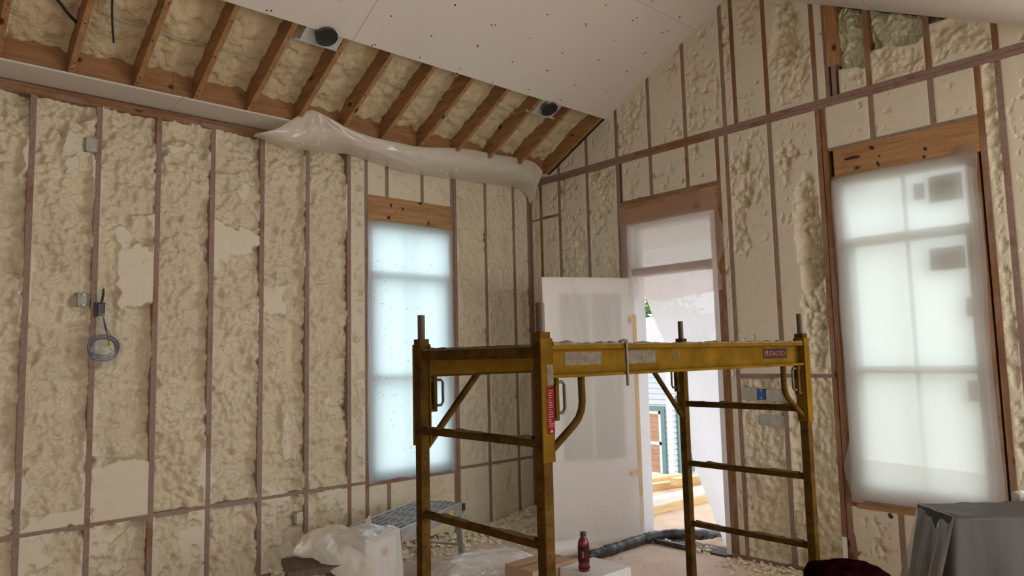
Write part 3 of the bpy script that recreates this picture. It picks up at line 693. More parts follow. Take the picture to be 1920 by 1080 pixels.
P[..., 1] -= ends*(.10*np.sin(np.pi*Tt)**.8)+.030*fbm(X_*3+Tt*2, Tt*2.5, 51, 2)*np.sin(np.pi*Tt)+.016*fbm(X_*6-Tt*5, Tt*1.5, 52, 3)*np.sin(np.pi*Tt)+.016*np.sin(np.arctan2(X_+2.80, Tt*.35+.03)*9)*np.exp(-((X_+2.72)/.30)**2)*np.clip(Tt*3, 0, 1)*(1-Tt**4)
P[..., 2] -= ends*.05*np.sin(np.pi*Tt)
P[..., 1] = np.minimum(P[..., 1], -.022-.02*(1-Tt))
o = link('plastic_sheet', grid_mesh('plastic_sheet', P), M['poly_drape']); tag(o, 'long sagging plastic sheet draped along the soffit under the rafters', 'plastic sheet')
b = MB(); rs = random.Random(8)
for _ in range(70):
    i_, j_ = rs.randrange(6, nt-8), int(rs.choice([rs.gauss(28, 6), rs.uniform(80, 140)])) % ns
    p = P[i_, j_]; r_ = rs.uniform(.004, .011); b.lathe([(0.001, -r_), (r_, -r_*.3), (r_*.8, r_*.6), (0.001, r_)], (p[0], p[1]-r_*.6, p[2]), 5)
tag(b.build('foam_crumbs', m_scrap, o), kind='stuff')

# ------------------------------------------------------------------ scaffold
TH = -.01933; SL, SW = 1.83, .737
sc_ = empty('rolling_scaffold', (-3.7718, -3.9856, 0), TH, 'yellow rolling baker scaffold with ladder ends standing in the middle of the room', 'scaffold')
def jitbox(mb, *a): return mb.box(*a)
for px_, py_ in ((0, 0), (SL, 0), (0, SW), (SL, SW)):
    h = .0215; b = MB().box((px_-h, py_-h, .13), (px_+h, py_+h, 1.80))
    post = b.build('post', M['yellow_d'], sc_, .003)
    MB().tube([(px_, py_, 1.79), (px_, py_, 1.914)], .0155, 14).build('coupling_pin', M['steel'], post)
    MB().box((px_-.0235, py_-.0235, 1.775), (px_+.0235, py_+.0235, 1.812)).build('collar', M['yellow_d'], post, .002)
    sx = 1 if px_ == 0 else -1; sy = -1 if py_ == 0 else 1
    # sliding bracket of the side beam, a channel hugging the post
    b = MB(); o_ = .0285
    b.box((px_-o_, py_+sy*h if sy > 0 else py_-o_, 1.37), (px_+o_, py_+o_ if sy > 0 else py_-h, 1.79))
    b.box((px_+sx*h if sx > 0 else px_-o_, py_-o_, 1.37), (px_+o_ if sx > 0 else px_-h, py_+o_, 1.79))
    br = b.build('bracket', M['yellow'], sc_, .002)
    b = MB()                                               # adjustment holes on two faces
    for z in np.arange(.20, 1.36, .0508):
        for ax in (0, 1):
            n_ = 8; ring = []
            for q in range(n_):
                a_ = 2*math.pi*q/n_; c_, s__ = .0058*math.cos(a_), .0058*math.sin(a_)
                ring.append((px_-h-.0004, py_+c_, z+s__) if ax == 0 else (px_+c_-.004, py_-h-.0004, z+s__))
            b.add(ring, [tuple(range(n_)) if ax == 1 else tuple(range(n_-1, -1, -1))])
    tag(b.build('adjustment_holes', M['hole'], post), kind='stuff')
    b = MB()
    for z in (1.43, 1.50, 1.63):
        n_ = 8; b.add([(px_-o_-.0006 if sx < 0 else px_-h-.0006, py_+.006*math.cos(2*math.pi*q/n_), z+.006*math.sin(2*math.pi*q/n_)) for q in range(n_)], [tuple(range(n_-1, -1, -1))])
    tag(b.build('bracket_holes', M['hole'], br), kind='stuff')
    # caster
    w_ = MB().tube([(px_-.018, py_+.03, .065), (px_+.018, py_+.03, .065)], .065, 20, smooth=False).build('caster_wheel', M['black'], sc_, .004)
    MB().box((px_-.026, py_+.02, .065), (px_-.021, py_+.04, .14)).box((px_+.021, py_+.02, .065), (px_+.026, py_+.04, .14)).box((px_-.026, py_-.02, .131), (px_+.026, py_+.045, .137)).build('fork', M['steel'], w_)
    # spring latch with its wire handle
    lx = px_+sx*.062; ly = py_
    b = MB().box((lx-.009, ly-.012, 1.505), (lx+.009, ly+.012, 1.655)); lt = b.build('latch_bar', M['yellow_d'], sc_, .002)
    MB().tube([(px_+sx*.02, ly, 1.638), (lx+sx*.035, ly, 1.638), (lx+sx*.045, ly, 1.628), (lx+sx*.046, ly, 1.545), (lx+sx*.036, ly, 1.530), (px_+sx*.02, ly, 1.530)], .0058, 8).build('latch_handle', M['steel'], lt)
    MB().tube([(px_+sx*.02, ly, 1.638), (lx-sx*.012, ly, 1.638)], .009, 8).build('latch_spring', M['steel'], lt); MB().tube([(px_+sx*.02, ly, 1.512), (lx-sx*.004, ly, 1.512)], .008, 8).build('latch_pin', M['steel'], lt)
    # knee brace
    if py_ == 0: path = [(px_+sx*.195, ly, 1.655), (px_+sx*.197, ly, 1.565), (px_+sx*.192, ly, 1.535), (px_+sx*.175, ly, 1.505), (px_+sx*.15, ly, 1.483), (px_+sx*.02, ly, 1.395)]
    else: path = [(px_+sx*.30, ly, 1.66), (px_+sx*.02, ly, 1.36)]
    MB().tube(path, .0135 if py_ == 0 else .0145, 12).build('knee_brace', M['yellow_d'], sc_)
for px_ in (0, SL):
    for z in (1.432, 1.092, .752, .412):
        pts = [(px_, y, z) for y in np.linspace(.02, SW-.02, 16)]
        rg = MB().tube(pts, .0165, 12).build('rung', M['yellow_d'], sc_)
        b = MB()
        P_ = []
        for y in np.linspace(.05, SW-.05, 60):
            hh = max(0, .004+.007*float(vn(np.array(y*23+z*7), 0, 3)))
            P_.append([(px_-.011, y, z+.010), (px_-.006, y, z+.0145+hh), (px_+.006, y, z+.0145+hh*.8), (px_+.011, y, z+.010)])
        n0 = len(P_); b.add([q for r_ in P_ for q in r_], [(i*4+k_, i*4+k_+1, (i+1)*4+k_+1, (i+1)*4+k_) for i in range(n0-1) for k_ in range(3)], True)
        tag(b.build('overspray_crust', M['gunk'], rg), kind='stuff')
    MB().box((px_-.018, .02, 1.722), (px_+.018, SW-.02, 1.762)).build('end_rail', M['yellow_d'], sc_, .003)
for py_, sy in ((0, -1), (SW, 1)):
    b = MB(); yo = py_+sy*.024; yi = py_-sy*.012; lo_, hi_ = min(yo, yi), max(yo, yi)
    b.box((.028, min(yi, yi+sy*.004), 1.652), (SL-.028, max(yi, yi+sy*.004), 1.768))
    b.box((.028, lo_, 1.752), (SL-.028, hi_, 1.768)); b.box((.028, lo_, 1.652), (SL-.028, hi_, 1.664))
    beam = b.build('side_beam', M['yellow'], sc_, .002)
    if sy < 0:
        yf = yi+sy*.004-.0012
        def plate(x0, x1, z0, z1, mat, nm_='spec_label'): return MB().box((x0, yf, z0), (x1, yf+.001, z1)).build(nm_, mat, beam)
        NB = beam; beam_yf = yf
# deck with crusted overspray
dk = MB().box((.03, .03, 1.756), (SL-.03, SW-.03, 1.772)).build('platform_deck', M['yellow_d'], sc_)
for nm_, (yy) in (('a', -.015), ('b', SW+.012)):
    b = MB(); P_ = []
    for x in np.linspace(.035, SL-.035, 150):
        hh = .006+.009*max(-.4, float(fbm(np.array(x*9), np.array(yy*3), 61, 3)))+.004*float(vn(np.array(x*40), 1, 4))
        P_.append([(x, yy-.012, 1.767), (x, yy-.009, 1.770+hh*.7), (x, yy+.008, 1.770+hh), (x, yy+.02, 1.769)])
    n0 = len(P_); b.add([q for r_ in P_ for q in r_], [(i*4+k_, (i+1)*4+k_, (i+1)*4+k_+1, i*4+k_+1) for i in range(n0-1) for k_ in range(3)], True)
    tag(b.build('overspray_crust', M['gunk'], dk), kind='stuff')
b = MB(); P_ = []
for y in np.linspace(.03, SW-.03, 60):
    hh = .004+.006*max(-.3, float(fbm(np.array(y*9), np.array(.3), 67, 3)))
    P_.append([(-.016, y, 1.761), (-.014, y, 1.765+hh), (.012, y, 1.765+hh), (.03, y, 1.765)])
b.add([q for r_ in P_ for q in r_], [(i*4+k_, i*4+k_+1, (i+1)*4+k_+1, (i+1)*4+k_) for i in range(59) for k_ in range(3)], True)
tag(b.build('overspray_crust', M['gunk'], dk), kind='stuff')
def beamx(ix, iy=670):           # image column -> place along the near beam
    v = ray(ix, iy); n_ = np.array([-math.sin(TH), math.cos(TH), 0]); o0 = np.array([-3.7718, -3.9856, 0])+n_*beam_yf
    p = CAM+v*(((o0-CAM)@n_)/(v@n_)); return float((p-o0)@np.array([math.cos(TH), math.sin(TH), 0])), float(p[2])
def text(body, size, mat, parent, loc, rot, nm_='lettering', extr=.0003, sx=1.0):
    cu = bpy.data.curves.new(nm_, 'FONT'); cu.body = body; cu.size = size; cu.extrude = extr; cu.align_x = 'CENTER'; cu.align_y = 'CENTER'
    t_ = bpy.data.objects.new(nm_, cu); col.objects.link(t_); me = bpy.data.meshes.new_from_object(t_.evaluated_get(bpy.context.evaluated_depsgraph_get()))
    bpy.data.objects.remove(t_); o = link(nm_, me, mat, parent); o.location = loc; o.rotation_euler = rot; o.scale = (sx, 1, 1); return o
R90 = math.radians(90)
for xa, xb, ya, yb in ((1058, 1128, 660, 683), (1172, 1230, 657, 680)):
    x0, za = beamx(xa, ya); x1, zb = beamx(xb, yb); p_ = plate(x0, x1, zb, za, M['label'])
    b = MB(); rs = random.Random(xa)
    for r_ in range(5):
        z = za-(za-zb)*(r_+.8)/6
        b.box((x0+.004, beam_yf-.0006, z), (x0+(x1-x0)*rs.uniform(.42, .5), beam_yf-.0001, z+(za-zb)*.07))
    tag(b.build('print_lines', M['ink_k'], p_), kind='stuff')
    b = MB()
    for c_ in range(4):
        xx = x0+(x1-x0)*(.55+.11*c_); b.box((xx, beam_yf-.0006, zb+(za-zb)*.2), (xx+(x1-x0)*.05, beam_yf-.0001, zb+(za-zb)*rs.uniform(.6, .8)))
    tag(b.build('print_figures', M['ink_k'], p_), kind='stuff')
x0, za = beamx(1430, 654); x1, zb = beamx(1476, 671); p_ = plate(x0, x1, zb, za, M['label_k'], 'name_plate')
PWD = x1-x0
text('M', .042, M['ink_o'], p_, (x0+PWD*.13, beam_yf-.0012, (za+zb)/2), (R90, 0, 0))
tx_ = text('ETALTECH', .030, M['ink_o'], p_, (x0+PWD*.60, beam_yf-.0012, (za+zb)/2-.001), (R90, 0, 0))
tx_.scale = (PWD*.70/max(v.co.x*2 for v in tx_.data.vertices), 1, 1)
x_, z_ = beamx(1268, 669); text('tyP', .038, M['ink_k'], NB, (x_, beam_yf-.0006, z_), (R90, 0, 0), 'marker_scrawl')
x_, _z = beamx(1162, 680); MB().box((x_-.0045, -.033, 1.61), (x_+.0045, -.026, 1.775)).tube([(x_-.03, -.02, 1.776), (x_-.012, -.026, 1.782), (x_+.006, -.028, 1.778)], .006, 6).build('hook_rod', M['steel'], sc_)
# warning sticker down the nearest post
b = MB().box((.0286, -.0285, 1.47), (.0295, .006, 1.62)); o = MB().box((-.0285+.022, -.0298, 1.465), (.027, -.0289, 1.625)).build('warning_label', M['label_r'], sc_)
b = MB(); rs = random.Random(2)
for r_ in range(16): b.box((.0, -.0303, 1.49+.008*r_), (.0+rs.uniform(.010, .022), -.0299, 1.4925+.008*r_))
b.add([(.004, -.0303, 1.470), (.020, -.0303, 1.470), (.012, -.0303, 1.483)], [(0, 1, 2)])
tag(b.build('print_lines', M['ink_w'], o), kind='stuff')
MB().box((-.004, -.0298, 1.63), (.027, -.0289, 1.70)).build('worn_label', M['label'], sc_)

# ------------------------------------------------------------------ boxes, wires and lamps on the walls and roof
def can_light(p, label):
    e = empty('recessed_light', p, 0, label, 'recessed light')
    e.rotation_euler = (math.atan(-.507), 0, 0)
    ro, ri = .078, .074
    MB().lathe([(ro, .10), (ro, -.035), (ri, -.035), (ri, .085), (.001, .085)], n=32).build('can', m_can, e)
    MB().lathe([(ro+.004, -.038), (ro+.004, -.028), (ri, -.028), (ri, -.038), (ro+.004, -.038)], n=32).build('rim', m_can, e)
    MB().box((-.15, -.10, .012), (.15, .13, .014)).build('mounting_plate', M['galv'], e)
    MB().box((-.19, .115, .008), (.19, .125, .03)).build('hanger_bar', M['galv'], e)
m_can = m_plain('dark_can', (0.12, 0.112, 0.105), 0.35, .2, 10, metallic=.7)
M['galv'] = m_plain('galvanised', (0.55, 0.56, 0.56), 0.4, .1, 12, metallic=.4)
can_light((-3.105, -1.14, zl(1.14)-.005), 'dark round recessed light can beside the drywall seam')
can_light((-.764, -1.10, zl(1.10)-.005), 'dark round recessed light can in the rafters nearest the gable wall')
def wire(name, path, r, mat, label, cat='cable', n=6):
    # gently smoothed path
    P_ = [np.array(p, float) for p in path]; Q = []
    for i in range(len(P_)-1):
        p0, p1, p2, p3 = P_[max(i-1, 0)], P_[i], P_[i+1], P_[min(i+2, len(P_)-1)]
        for t in np.linspace(0, 1, 7)[:-1]:
            Q.append(.5*((2*p1)+(-p0+p2)*t+(2*p0-5*p1+4*p2-p3)*t*t+(-p0+3*p1-3*p2+p3)*t**3))
    Q.append(P_[-1]); o = MB().tube(Q, r, n).build(name, mat); tag(o, label, cat); return o
def roofpt(ix, iy, off):
    n_ = np.array([0, .507, 1.0]); P0 = np.array([0, 0, 3.539+off]); v = ray(ix, iy); return CAM+v*(((P0-CAM)@n_)/(v@n_))
M['wirew'] = m_plain('white_cable', (0.42, 0.38, 0.30), .6)
wire('electric_cable', [roofpt(*q, .13) for q in ((95, -14), (112, 5), (128, 26), (146, 44), (160, 53))], .010, M['black'], 'thick black cable sagging between the two leftmost rafters')
wire('electric_cable', [roofpt(*q, .12) for q in ((211, -15), (210, 20), (211, 50), (213, 80))], .007, M['black'], 'thin dark cable hanging straight beside the second rafter')
wire('electric_cable', [np.array(ony(*q, -.325)) for q in ((28, 64), (80, 74), (140, 87), (165, 90), (190, 75))], .006, M['wirew'], 'pale cable crossing the ledger board at the far left')
wire('electric_cable', [roofpt(*q, .155) for q in ((205, 30), (240, 42), (290, 52), (330, 73), (400, 88), (440, 98), (500, 113), (560, 128), (640, 145))], .0055, M['wirew'], 'grey cable running over the roof foam through the left rafters')
wire('electric_cable', [roofpt(*q, .150) for q in ((650, 134), (690, 143), (720, 152), (760, 168), (800, 181), (840, 188), (880, 193), (930, 198), (965, 212), (985, 205), (1000, 190))], .0055, M['wirew'], 'grey cable running over the roof foam up to the far light can')

def elbox(name, side, u, z, w_, h_, mat, label, d0=-.004, d1=.05, cat='electrical box', face=None):
    e = empty(name, pl(side, u, 0, z), 0, label, cat); b = MB(); t = .004
    L_ = lambda ua, ub, da, db, za, zb: bx(b, side, ua, ub, da, db, za, zb)
    L_(-w_/2, -w_/2+t, d0, d1, -h_/2, h_/2); L_(w_/2-t, w_/2, d0, d1, -h_/2, h_/2); L_(-w_/2, w_/2, d0, d1, h_/2-t, h_/2); L_(-w_/2, w_/2, d0, d1, -h_/2, -h_/2+t)
    b.build('box_sides', mat, e)
    b = MB(); bx(b, side, -w_/2+t, w_/2-t, .012 if face is None else face, .016 if face is None else face+.004, -h_/2+t, h_/2-t); b.build('cover', mat, e)
    for s_ in (-1, 1): bx(MB(), side, -.006, .006, d0-.001, d0+.012, s_*(h_/2-.012)-.005, s_*(h_/2-.012)+.005).build('screw_tab', M['galv'], e)
    return e
elbox('junction_box', 'L', 4.36, 3.315, .075, .10, M['greybox'], 'grey metal junction box high on the left wall', -.03, .05, face=-.026)
elbox('outlet_box', 'L', 2.745, .43, .055, .10, M['foam_l'], 'foam-coated outlet box low on the left wall behind the plastic heap', -.012, .05, face=-.005)
elbox('round_box', 'L', 4.375, 2.20, .07, .095, M['greybox'], 'pale foam-rimmed box beside the hanging cable bag', -.006, .05)
elbox('switch_box', 'R', 2.60, 1.375, .14, .105, M['greybox'], 'grey masked switch box next to the doorway, left of the blue box', -.008, .05, face=-.004)
elbox('blue_box', 'R', 2.71, 1.372, .06, .085, M['blue'], 'small blue electrical box between two masked switch boxes', -.006, .05, face=-.002)
elbox('switch_box', 'R', 2.82, 1.366, .13, .105, M['greybox'], 'grey masked switch box right of the small blue box', -.008, .05, face=-.004)
elbox('switch_box', 'R', 2.79, 1.165, .20, .085, M['greybox'], 'wide foam-smeared box under the row of switch boxes', -.006, .05, face=-.003)
elbox('outlet_box', 'R', 2.985, .42, .055, .11, M['foam_r'], 'foam-coated outlet box low on the gable wall beside a scaffold post', -.008, .05, face=-.003)
o = MB().box((-.006, -3.335, .17), (-.002, -3.30, .33)).build('stud_label', M['white']); tag(o, 'white paper strip on the stud left of the tall window', 'paper label')

# coil of cable in a clear bag, hung from a black bracket
br = empty('cable_bracket', (-4.275, -.02, 2.13), 0, 'black plastic cable bracket screwed to a stud above the cable bag', 'bracket')
MB().box((-.030, -.012, -.055), (-.018, .016, .05)).build('back_plate', M['black'], br, .002)
MB().box((-.02, -.03, -.045), (.022, .0, .045)).build('body', M['black'], br, .004)
MB().box((.022, -.02, -.05), (.030, .012, .05)).build('side_arm', M['black'], br, .002)
MB().box((-.035, -.016, .04), (.032, .01, .05)).build('top_arm', M['black'], br, .002)
MB().tube([(.005, -.02, .04), (.012, -.03, .10), (.018, -.012, .15)], [.010, .009, .006], 8).build('cable_tail', M['black'], br)
ck = empty('cable_coil', (-4.255, -.075, 1.86), 0, 'coil of blue-grey cable hanging inside a clear plastic bag', 'cable coil')
m_cb = m_plain('cable_blue_grey', (0.045, 0.055, 0.075), .45); m_cg = m_plain('cable_grey', (0.20, 0.205, 0.22), .5)
for k_, (rr, dz, mt) in enumerate(((.098, 0, m_cg), (.090, .004, m_cb), (.082, -.004, m_cb), (.094, .006, m_cb), (.075, .0, m_cb), (.086, -.008, m_cg), (.100, -.006, m_cb), (.069, .004, m_cb))):
    ph = rng.uniform(0, 6.28)
    MB().tube([((rr+.004*math.sin(3*a_+ph))*math.cos(a_), -.012+.003*k_+.006*math.sin(2*a_+ph), dz+(rr*.92+.004*math.cos(2*a_))*math.sin(a_)) for a_ in np.linspace(0, 2*math.pi, 40)], .0042, 6, caps=False).build('cable_turn', mt, ck)
MB().tube([(-.01, .03, .245), (0, .02, .19), (.006, .0, .14), (.02, -.01, .085), (.03, -.012, .02), (.045, -.012, -.02)], .0048, 6).build('lead', m_cb, ck)
MB().tube([(-.004, .03, .24), (.008, .02, .18), (.016, .0, .13), (.05, -.01, .075)], .004, 6).build('lead', m_cg, ck)
MB().add([(.02, -.032, -.005), (.055, -.032, -.002), (.04, -.034, .03), (.02, -.028, -.005), (.055, -.028, -.002), (.04, -.030, .03)], [(0, 1, 2), (5, 4, 3), (0, 3, 4, 1), (1, 4, 5, 2), (2, 5, 3, 0)]).build('warning_tag', m_plain('tag_yellow', (.55, .42, .03), .5), ck)
MB().box((-.085, -.03, -.055), (-.068, -.02, -.035)).build('plug', M['black'], ck)
A_, Z_ = np.meshgrid(np.linspace(0, 2*math.pi, 49), np.linspace(0, 1, 40)); zz = -.155+.40*Z_
prof = np.interp(Z_, [0, .04, .15, .38, .55, .72, .86, .93, 1], [.002, .05, .105, .125, .105, .06, .026, .022, .034])
wr_ = 1+.07*fbm(A_*1.6, Z_*6, 3, 3)*np.clip(Z_*8, 0, 1)*np.where((A_ < .2) | (A_ > 6.08), 0, 1)
P = np.stack([-4.255+prof*wr_*np.cos(A_), -.075+.55*prof*wr_*np.sin(A_)*.62+.025*Z_, 1.86+zz+.006*np.cos(A_*5)*(Z_ > .93)], -1)
o = link('plastic_bag', grid_mesh('plastic_bag', P), M['bag']); tag(o, 'clear knotted plastic bag hanging from a stud around a cable coil', 'bag')

# ------------------------------------------------------------------ things on the floor
def rrect(hx, hy, r, n=10):
    pts = []
    for cx_, cy_, a0 in ((hx-r, hy-r, 0), (-hx+r, hy-r, 90), (-hx+r, -hy+r, 180), (hx-r, -hy+r, 270)):
        for q in range(n): a_ = math.radians(a0+90*q/(n-1)); pts.append((cx_+r*math.cos(a_), cy_+r*math.sin(a_)))
    # resample evenly
    pts.append(pts[0]); pts = np.array(pts); d_ = np.r_[0, np.cumsum(np.hypot(*np.diff(pts, axis=0).T))]
    return pts, d_
def draped(hx, hy, r, h, flare, fold, seed, ns=160, nt=46, topsag=.01, nf=14, topnoise=.006):
    """cloth over a box: closed skirt plus gathered top, local coordinates, z=0 on the floor"""
    pts, d_ = rrect(hx, hy, r); s = np.linspace(0, d_[-1], ns); ring = np.stack([np.interp(s, d_, pts[:, 0]), np.interp(s, d_, pts[:, 1])], -1); ring[-1] = ring[0]
    an = np.arctan2(ring[:, 1]/hy, ring[:, 0]/hx); out = np.stack([np.cos(an), np.sin(an)], -1)
    rows = []
    for t in np.linspace(0, 1, 12)[:-1]:                       # the top, from the middle out
        q = ring*t; z = h-topsag*(1-t)**.5+topnoise*fbm(q[:, 0]*9, q[:, 1]*9, seed, 3)
        rows.append(np.c_[q, z])
    ph = s/d_[-1]*nf*2*math.pi
    for t in np.linspace(0, 1, nt):
        fl = flare*t**1.15*(1+.35*vn(ph*.16, np.full(ns, 3.), seed))
        fo = fold*t**.8*(np.sin(ph+1.3*np.sin(ph*.31+seed))*.6+.6*vn(ph*.9, np.full(ns, t*2.5), seed+2))
        w_ = .5-.5*np.cos(np.minimum(1, np.minimum(np.arange(ns), ns-1-np.arange(ns))/4)*math.pi); fo = fo*w_; fl = fl*w_+(flare*t**1.15)*(1-w_)
        q = ring+out*(fl+fo)[:, None]; z = np.maximum(h*(1-t)+.004*vn(ph*.5, np.full(ns, t*6), seed)*w_, .006)
        rows.append(np.c_[q, z])
    P = np.array(rows); P[:, -1] = P[:, 0]; return P
def put(P, cx_, cy_, a_):
    c_, s_ = math.cos(a_), math.sin(a_); Q = P.copy(); Q[..., 0] = cx_+P[..., 0]*c_-P[..., 1]*s_; Q[..., 1] = cy_+P[..., 0]*s_+P[..., 1]*c_; return Q
# furniture under grey plastic
P = put(draped(.56, .15, .02, .945, .17, .022, 5, 220, 56, .0, 16), -1.228, -4.857, math.atan2(-.67, .74))
fr_ = link('covered_furniture', grid_mesh('covered_furniture', P, flip=True), M['poly_grey']); tag(fr_, 'bulky furniture under grey plastic sheeting below the tall milky window', 'covered furniture')
E2 = np.array([.74, -.67, 0])/math.hypot(.74, .67); G2 = np.array([.67, .74, 0])/math.hypot(.67, .74)
B0 = np.array([-1.742, -4.603, 0])
# stiff transparent pleats pulled to the left of it
nu, nv_ = 34, 40; U, T = np.meshgrid(np.linspace(0, 1, nu), np.linspace(0, 1, nv_))
top_ = B0[None, None]+G2*(.30*U)[..., None]; botv = B0[None, None]+G2*(.30*U-.10+.1*U)[..., None]-E2*(.30+.05*np.sin(U*9))[..., None]
P = top_*(1-T[..., None])+botv*T[..., None]; P[..., 2] = .948-.94*T+.012*U
P -= E2*(.030*(np.abs(((U*3.5) % 1)-.5)*2-.5)*np.clip(T*3, 0, 1)+.012*fbm(U*9, T*7, 12, 4)*T)[..., None]
link('loose_pleats', grid_mesh('loose_pleats', P), M['poly_pleat'], fr_)
# padded chair behind it
ch = empty('padded_chair', (-.70, -4.70, 0), math.atan2(-.67, .74), 'pale padded chair back showing behind the covered furniture', 'chair')
m_pad = m_plain('pale_upholstery', (.50, .47, .44), .8, .05)
MB().box((-.24, -.20, .55), (.24, -.12, .965)).build('backrest', m_pad, ch, .03)
MB().box((-.24, -.20, .40), (.24, .26, .49)).build('seat', m_pad, ch, .03)
for x in (-.2, .2):
    for y in (-.16, .22): MB().box((x-.018, y-.018, 0), (x+.018, y+.018, .41)).build('leg', M['rawstud_z'], ch)
for x in (-.2, .2): MB().box((x-.015, -.175, .48), (x+.015, -.145, .57)).build('back_post', M['rawstud_z'], ch)
U, T = np.meshgrid(np.linspace(0, 1, 20), np.linspace(0, 1, 20))
c0 = np.array([-.70, -4.70, 0]); P = c0+E2*(-.02+.30*U)[..., None]-G2*(.215+.02*fbm(U*5, T*4, 3, 3)+.10*T**2)[..., None]; P[..., 2] = .975-.35*T*(1-.2*U)
o = link('plastic_sheet', grid_mesh('plastic_sheet', P), M['poly_floor']); tag(o, 'small white plastic sheet thrown over the padded chair', 'plastic sheet')
# dark red jacket heaped on a stool
m_red = m_plain('dark_red_fabric', (.009, .0012, .002), 1.0, .6, 25, spec=0.0)
P = draped(.17, .13, .12, .80, .05, .03, 23, 110, 30, -.05, 9, .03); P = put(P, -2.44, -4.40, -.7)
jk = link('jacket', grid_mesh('jacket', P, flip=True), m_red); tag(jk, 'dark red jacket heaped at the foot of a scaffold post', 'jacket')
P = draped(.12, .07, .06, .10, .02, .012, 29, 60, 12, -.02, 6, .02); P = put(P, -2.42, -4.53, -.75); P[..., 2] += .645
link('sleeve', grid_mesh('sleeve', P, flip=True), m_red, jk)

# aluminium work platform
a_ = math.atan2(.435, .90)
wp = empty('work_platform', (-2.20, -.83, 0), a_, 'dirty aluminium work platform with slotted deck standing below the bluish window', 'work platform')
LX, LY = .50, .215
for i in range(7):
    y0 = -LY+.012+i*(2*LY-.024)/7
    MB().box((-LX, y0+.003, .478), (LX, y0+(2*LY-.024)/7-.003, .50)).build('deck_slat', M['alu_d'], wp, .002)
b = MB(); rs = random.Random(4)
for i in range(7):
    y0 = -LY+.012+(i+.5)*(2*LY-.024)/7
    for x in np.arange(-.45, .42, .17):
        x2 = x+rs.uniform(-.03, .03); b.box((x2, y0-.006, .5003), (x2+.10, y0+.004, .5012))
tag(b.build('grip_slots', M['hole'], wp), kind='stuff')
for s_ in (-1, 1):
    MB().box((-LX-.01, s_*LY-.012, .405), (LX+.01, s_*LY+.012, .502)).build('side_rail', M['alu'], wp, .003)
    MB().box((s_*LX-.012, -LY, .41), (s_*LX+.012, LY, .49)).build('end_rail', M['alu'], wp, .003)
    for t_ in (-1, 1):
        x0_, y0_ = s_*(LX-.02), t_*(LY-.03)
        MB().prism([(x0_+s_*.06-.014, y0_-.022, .012), (x0_+s_*.06+.014, y0_-.022, .012), (x0_+s_*.06+.014, y0_+.022, .012), (x0_+s_*.06-.014, y0_+.022, .012)],
                   [(x0_-.014, y0_-.022, .42), (x0_+.014, y0_-.022, .42), (x0_+.014, y0_+.022, .42), (x0_-.014, y0_+.022, .42)]).build('leg', M['alu'], wp)
        MB().box((x0_+s_*.06-.018, y0_-.026, .0), (x0_+s_*.06+.018, y0_+.026, .02)).build('rubber_foot', M['black'], wp)
    MB().tube([(s_*(LX+.03), -LY+.03, .14), (s_*(LX+.03), LY-.03, .14)], .011, 8).build('leg_rung', M['alu'], wp)
MB().box((LX-.02, -LY-.018, .43), (LX+.03, -LY-.011, .49)).build('latch', M['black'], wp)
MB().box((-.30, -LY-.0135, .42), (-.20, -LY-.0122, .47)).build('spec_label', M['label'], wp); MB().box((-.19, -LY-.0135, .425), (-.155, -LY-.0122, .465)).build('barcode_label', M['ink_k'], wp)
MB().box((.24, -LY-.0135, .425), (.31, -LY-.0122, .475)).build('warning_label', m_plain('label_yellow', (.55, .38, .05), .6), wp)

# stool with plastic over it, and a plastic-wrapped carton
st = empty('wooden_stool', (-3.40, -1.53, 0), math.radians(72), 'dark wooden stool under a draped plastic sheet', 'stool')
m_dk = m_wood('dark_wood', 0, (.11, .07, .045), (.06, .035, .022), knots=False)
MB().box((-.17, -.16, .462), (.17, .16, .50)).build('seat', m_dk, st, .004)
for x in (-.12, .12):
    for y in (-.12, .12): MB().prism([(x*1.25-.018, y*1.25-.018, 0), (x*1.25+.018, y*1.25-.018, 0), (x*1.25+.018, y*1.25+.018, 0), (x*1.25-.018, y*1.25+.018, 0)], [(x-.018, y-.018, .465), (x+.018, y-.018, .465), (x+.018, y+.018, .465), (x-.018, y+.018, .465)]).build('leg', m_dk, st)
for y in (-.13, .13): MB().box((-.13, y-.012, .20), (.13, y+.012, .23)).build('stretcher', m_dk, st)
nu, nv_ = 70, 60; U, T = np.meshgrid(np.linspace(0, 1, nu), np.linspace(0, 1, nv_))
ca = np.array([onz(*q, .60) for q in ((551, 1030), (566, 1004), (618, 986), (652, 988))]); cb = np.array([onz(548, 1040, .52), onz(600, 1056, .50), onz(648, 1090, .45), onz(715, 1090, .45)])
ii = np.linspace(0, 3, nu); A1 = np.stack([np.interp(ii, range(4), ca[:, k_]) for k_ in range(3)], -1); A2 = np.stack([np.interp(ii, range(4), cb[:, k_]) for k_ in range(3)], -1)
P = A1[None]*(1-T[..., None])+A2[None]*T[..., None]
P[..., 2] += .045*np.sin(np.pi*T)*np.sin(np.pi*U)+.020*fbm(U*4+T*2, T*2, 71, 2)+.005*fbm(U*12+T*7, T*2, 72, 2)
P[..., 1] -= .015*fbm(U*5-T*4, T*2, 73, 2)
o = link('plastic_sheet', grid_mesh('plastic_sheet', P), M['poly_clear2'] if 'poly_clear2' in M else M['poly_drape']); tag(o, 'crumpled plastic sheet draped over the dark wooden stool', 'plastic sheet')
bxw = MB().box((-.145, -.145, 0), (.145, .145, .56)).build('carton', m_plain('carton_white', (.58, .52, .46), .8, .1)); bxw.location = (-2.985, -1.46, 0); bxw.rotation_euler = (0, 0, .30)
tag(bxw, 'pale carton standing inside a clear plastic bag beside the stool', 'box')
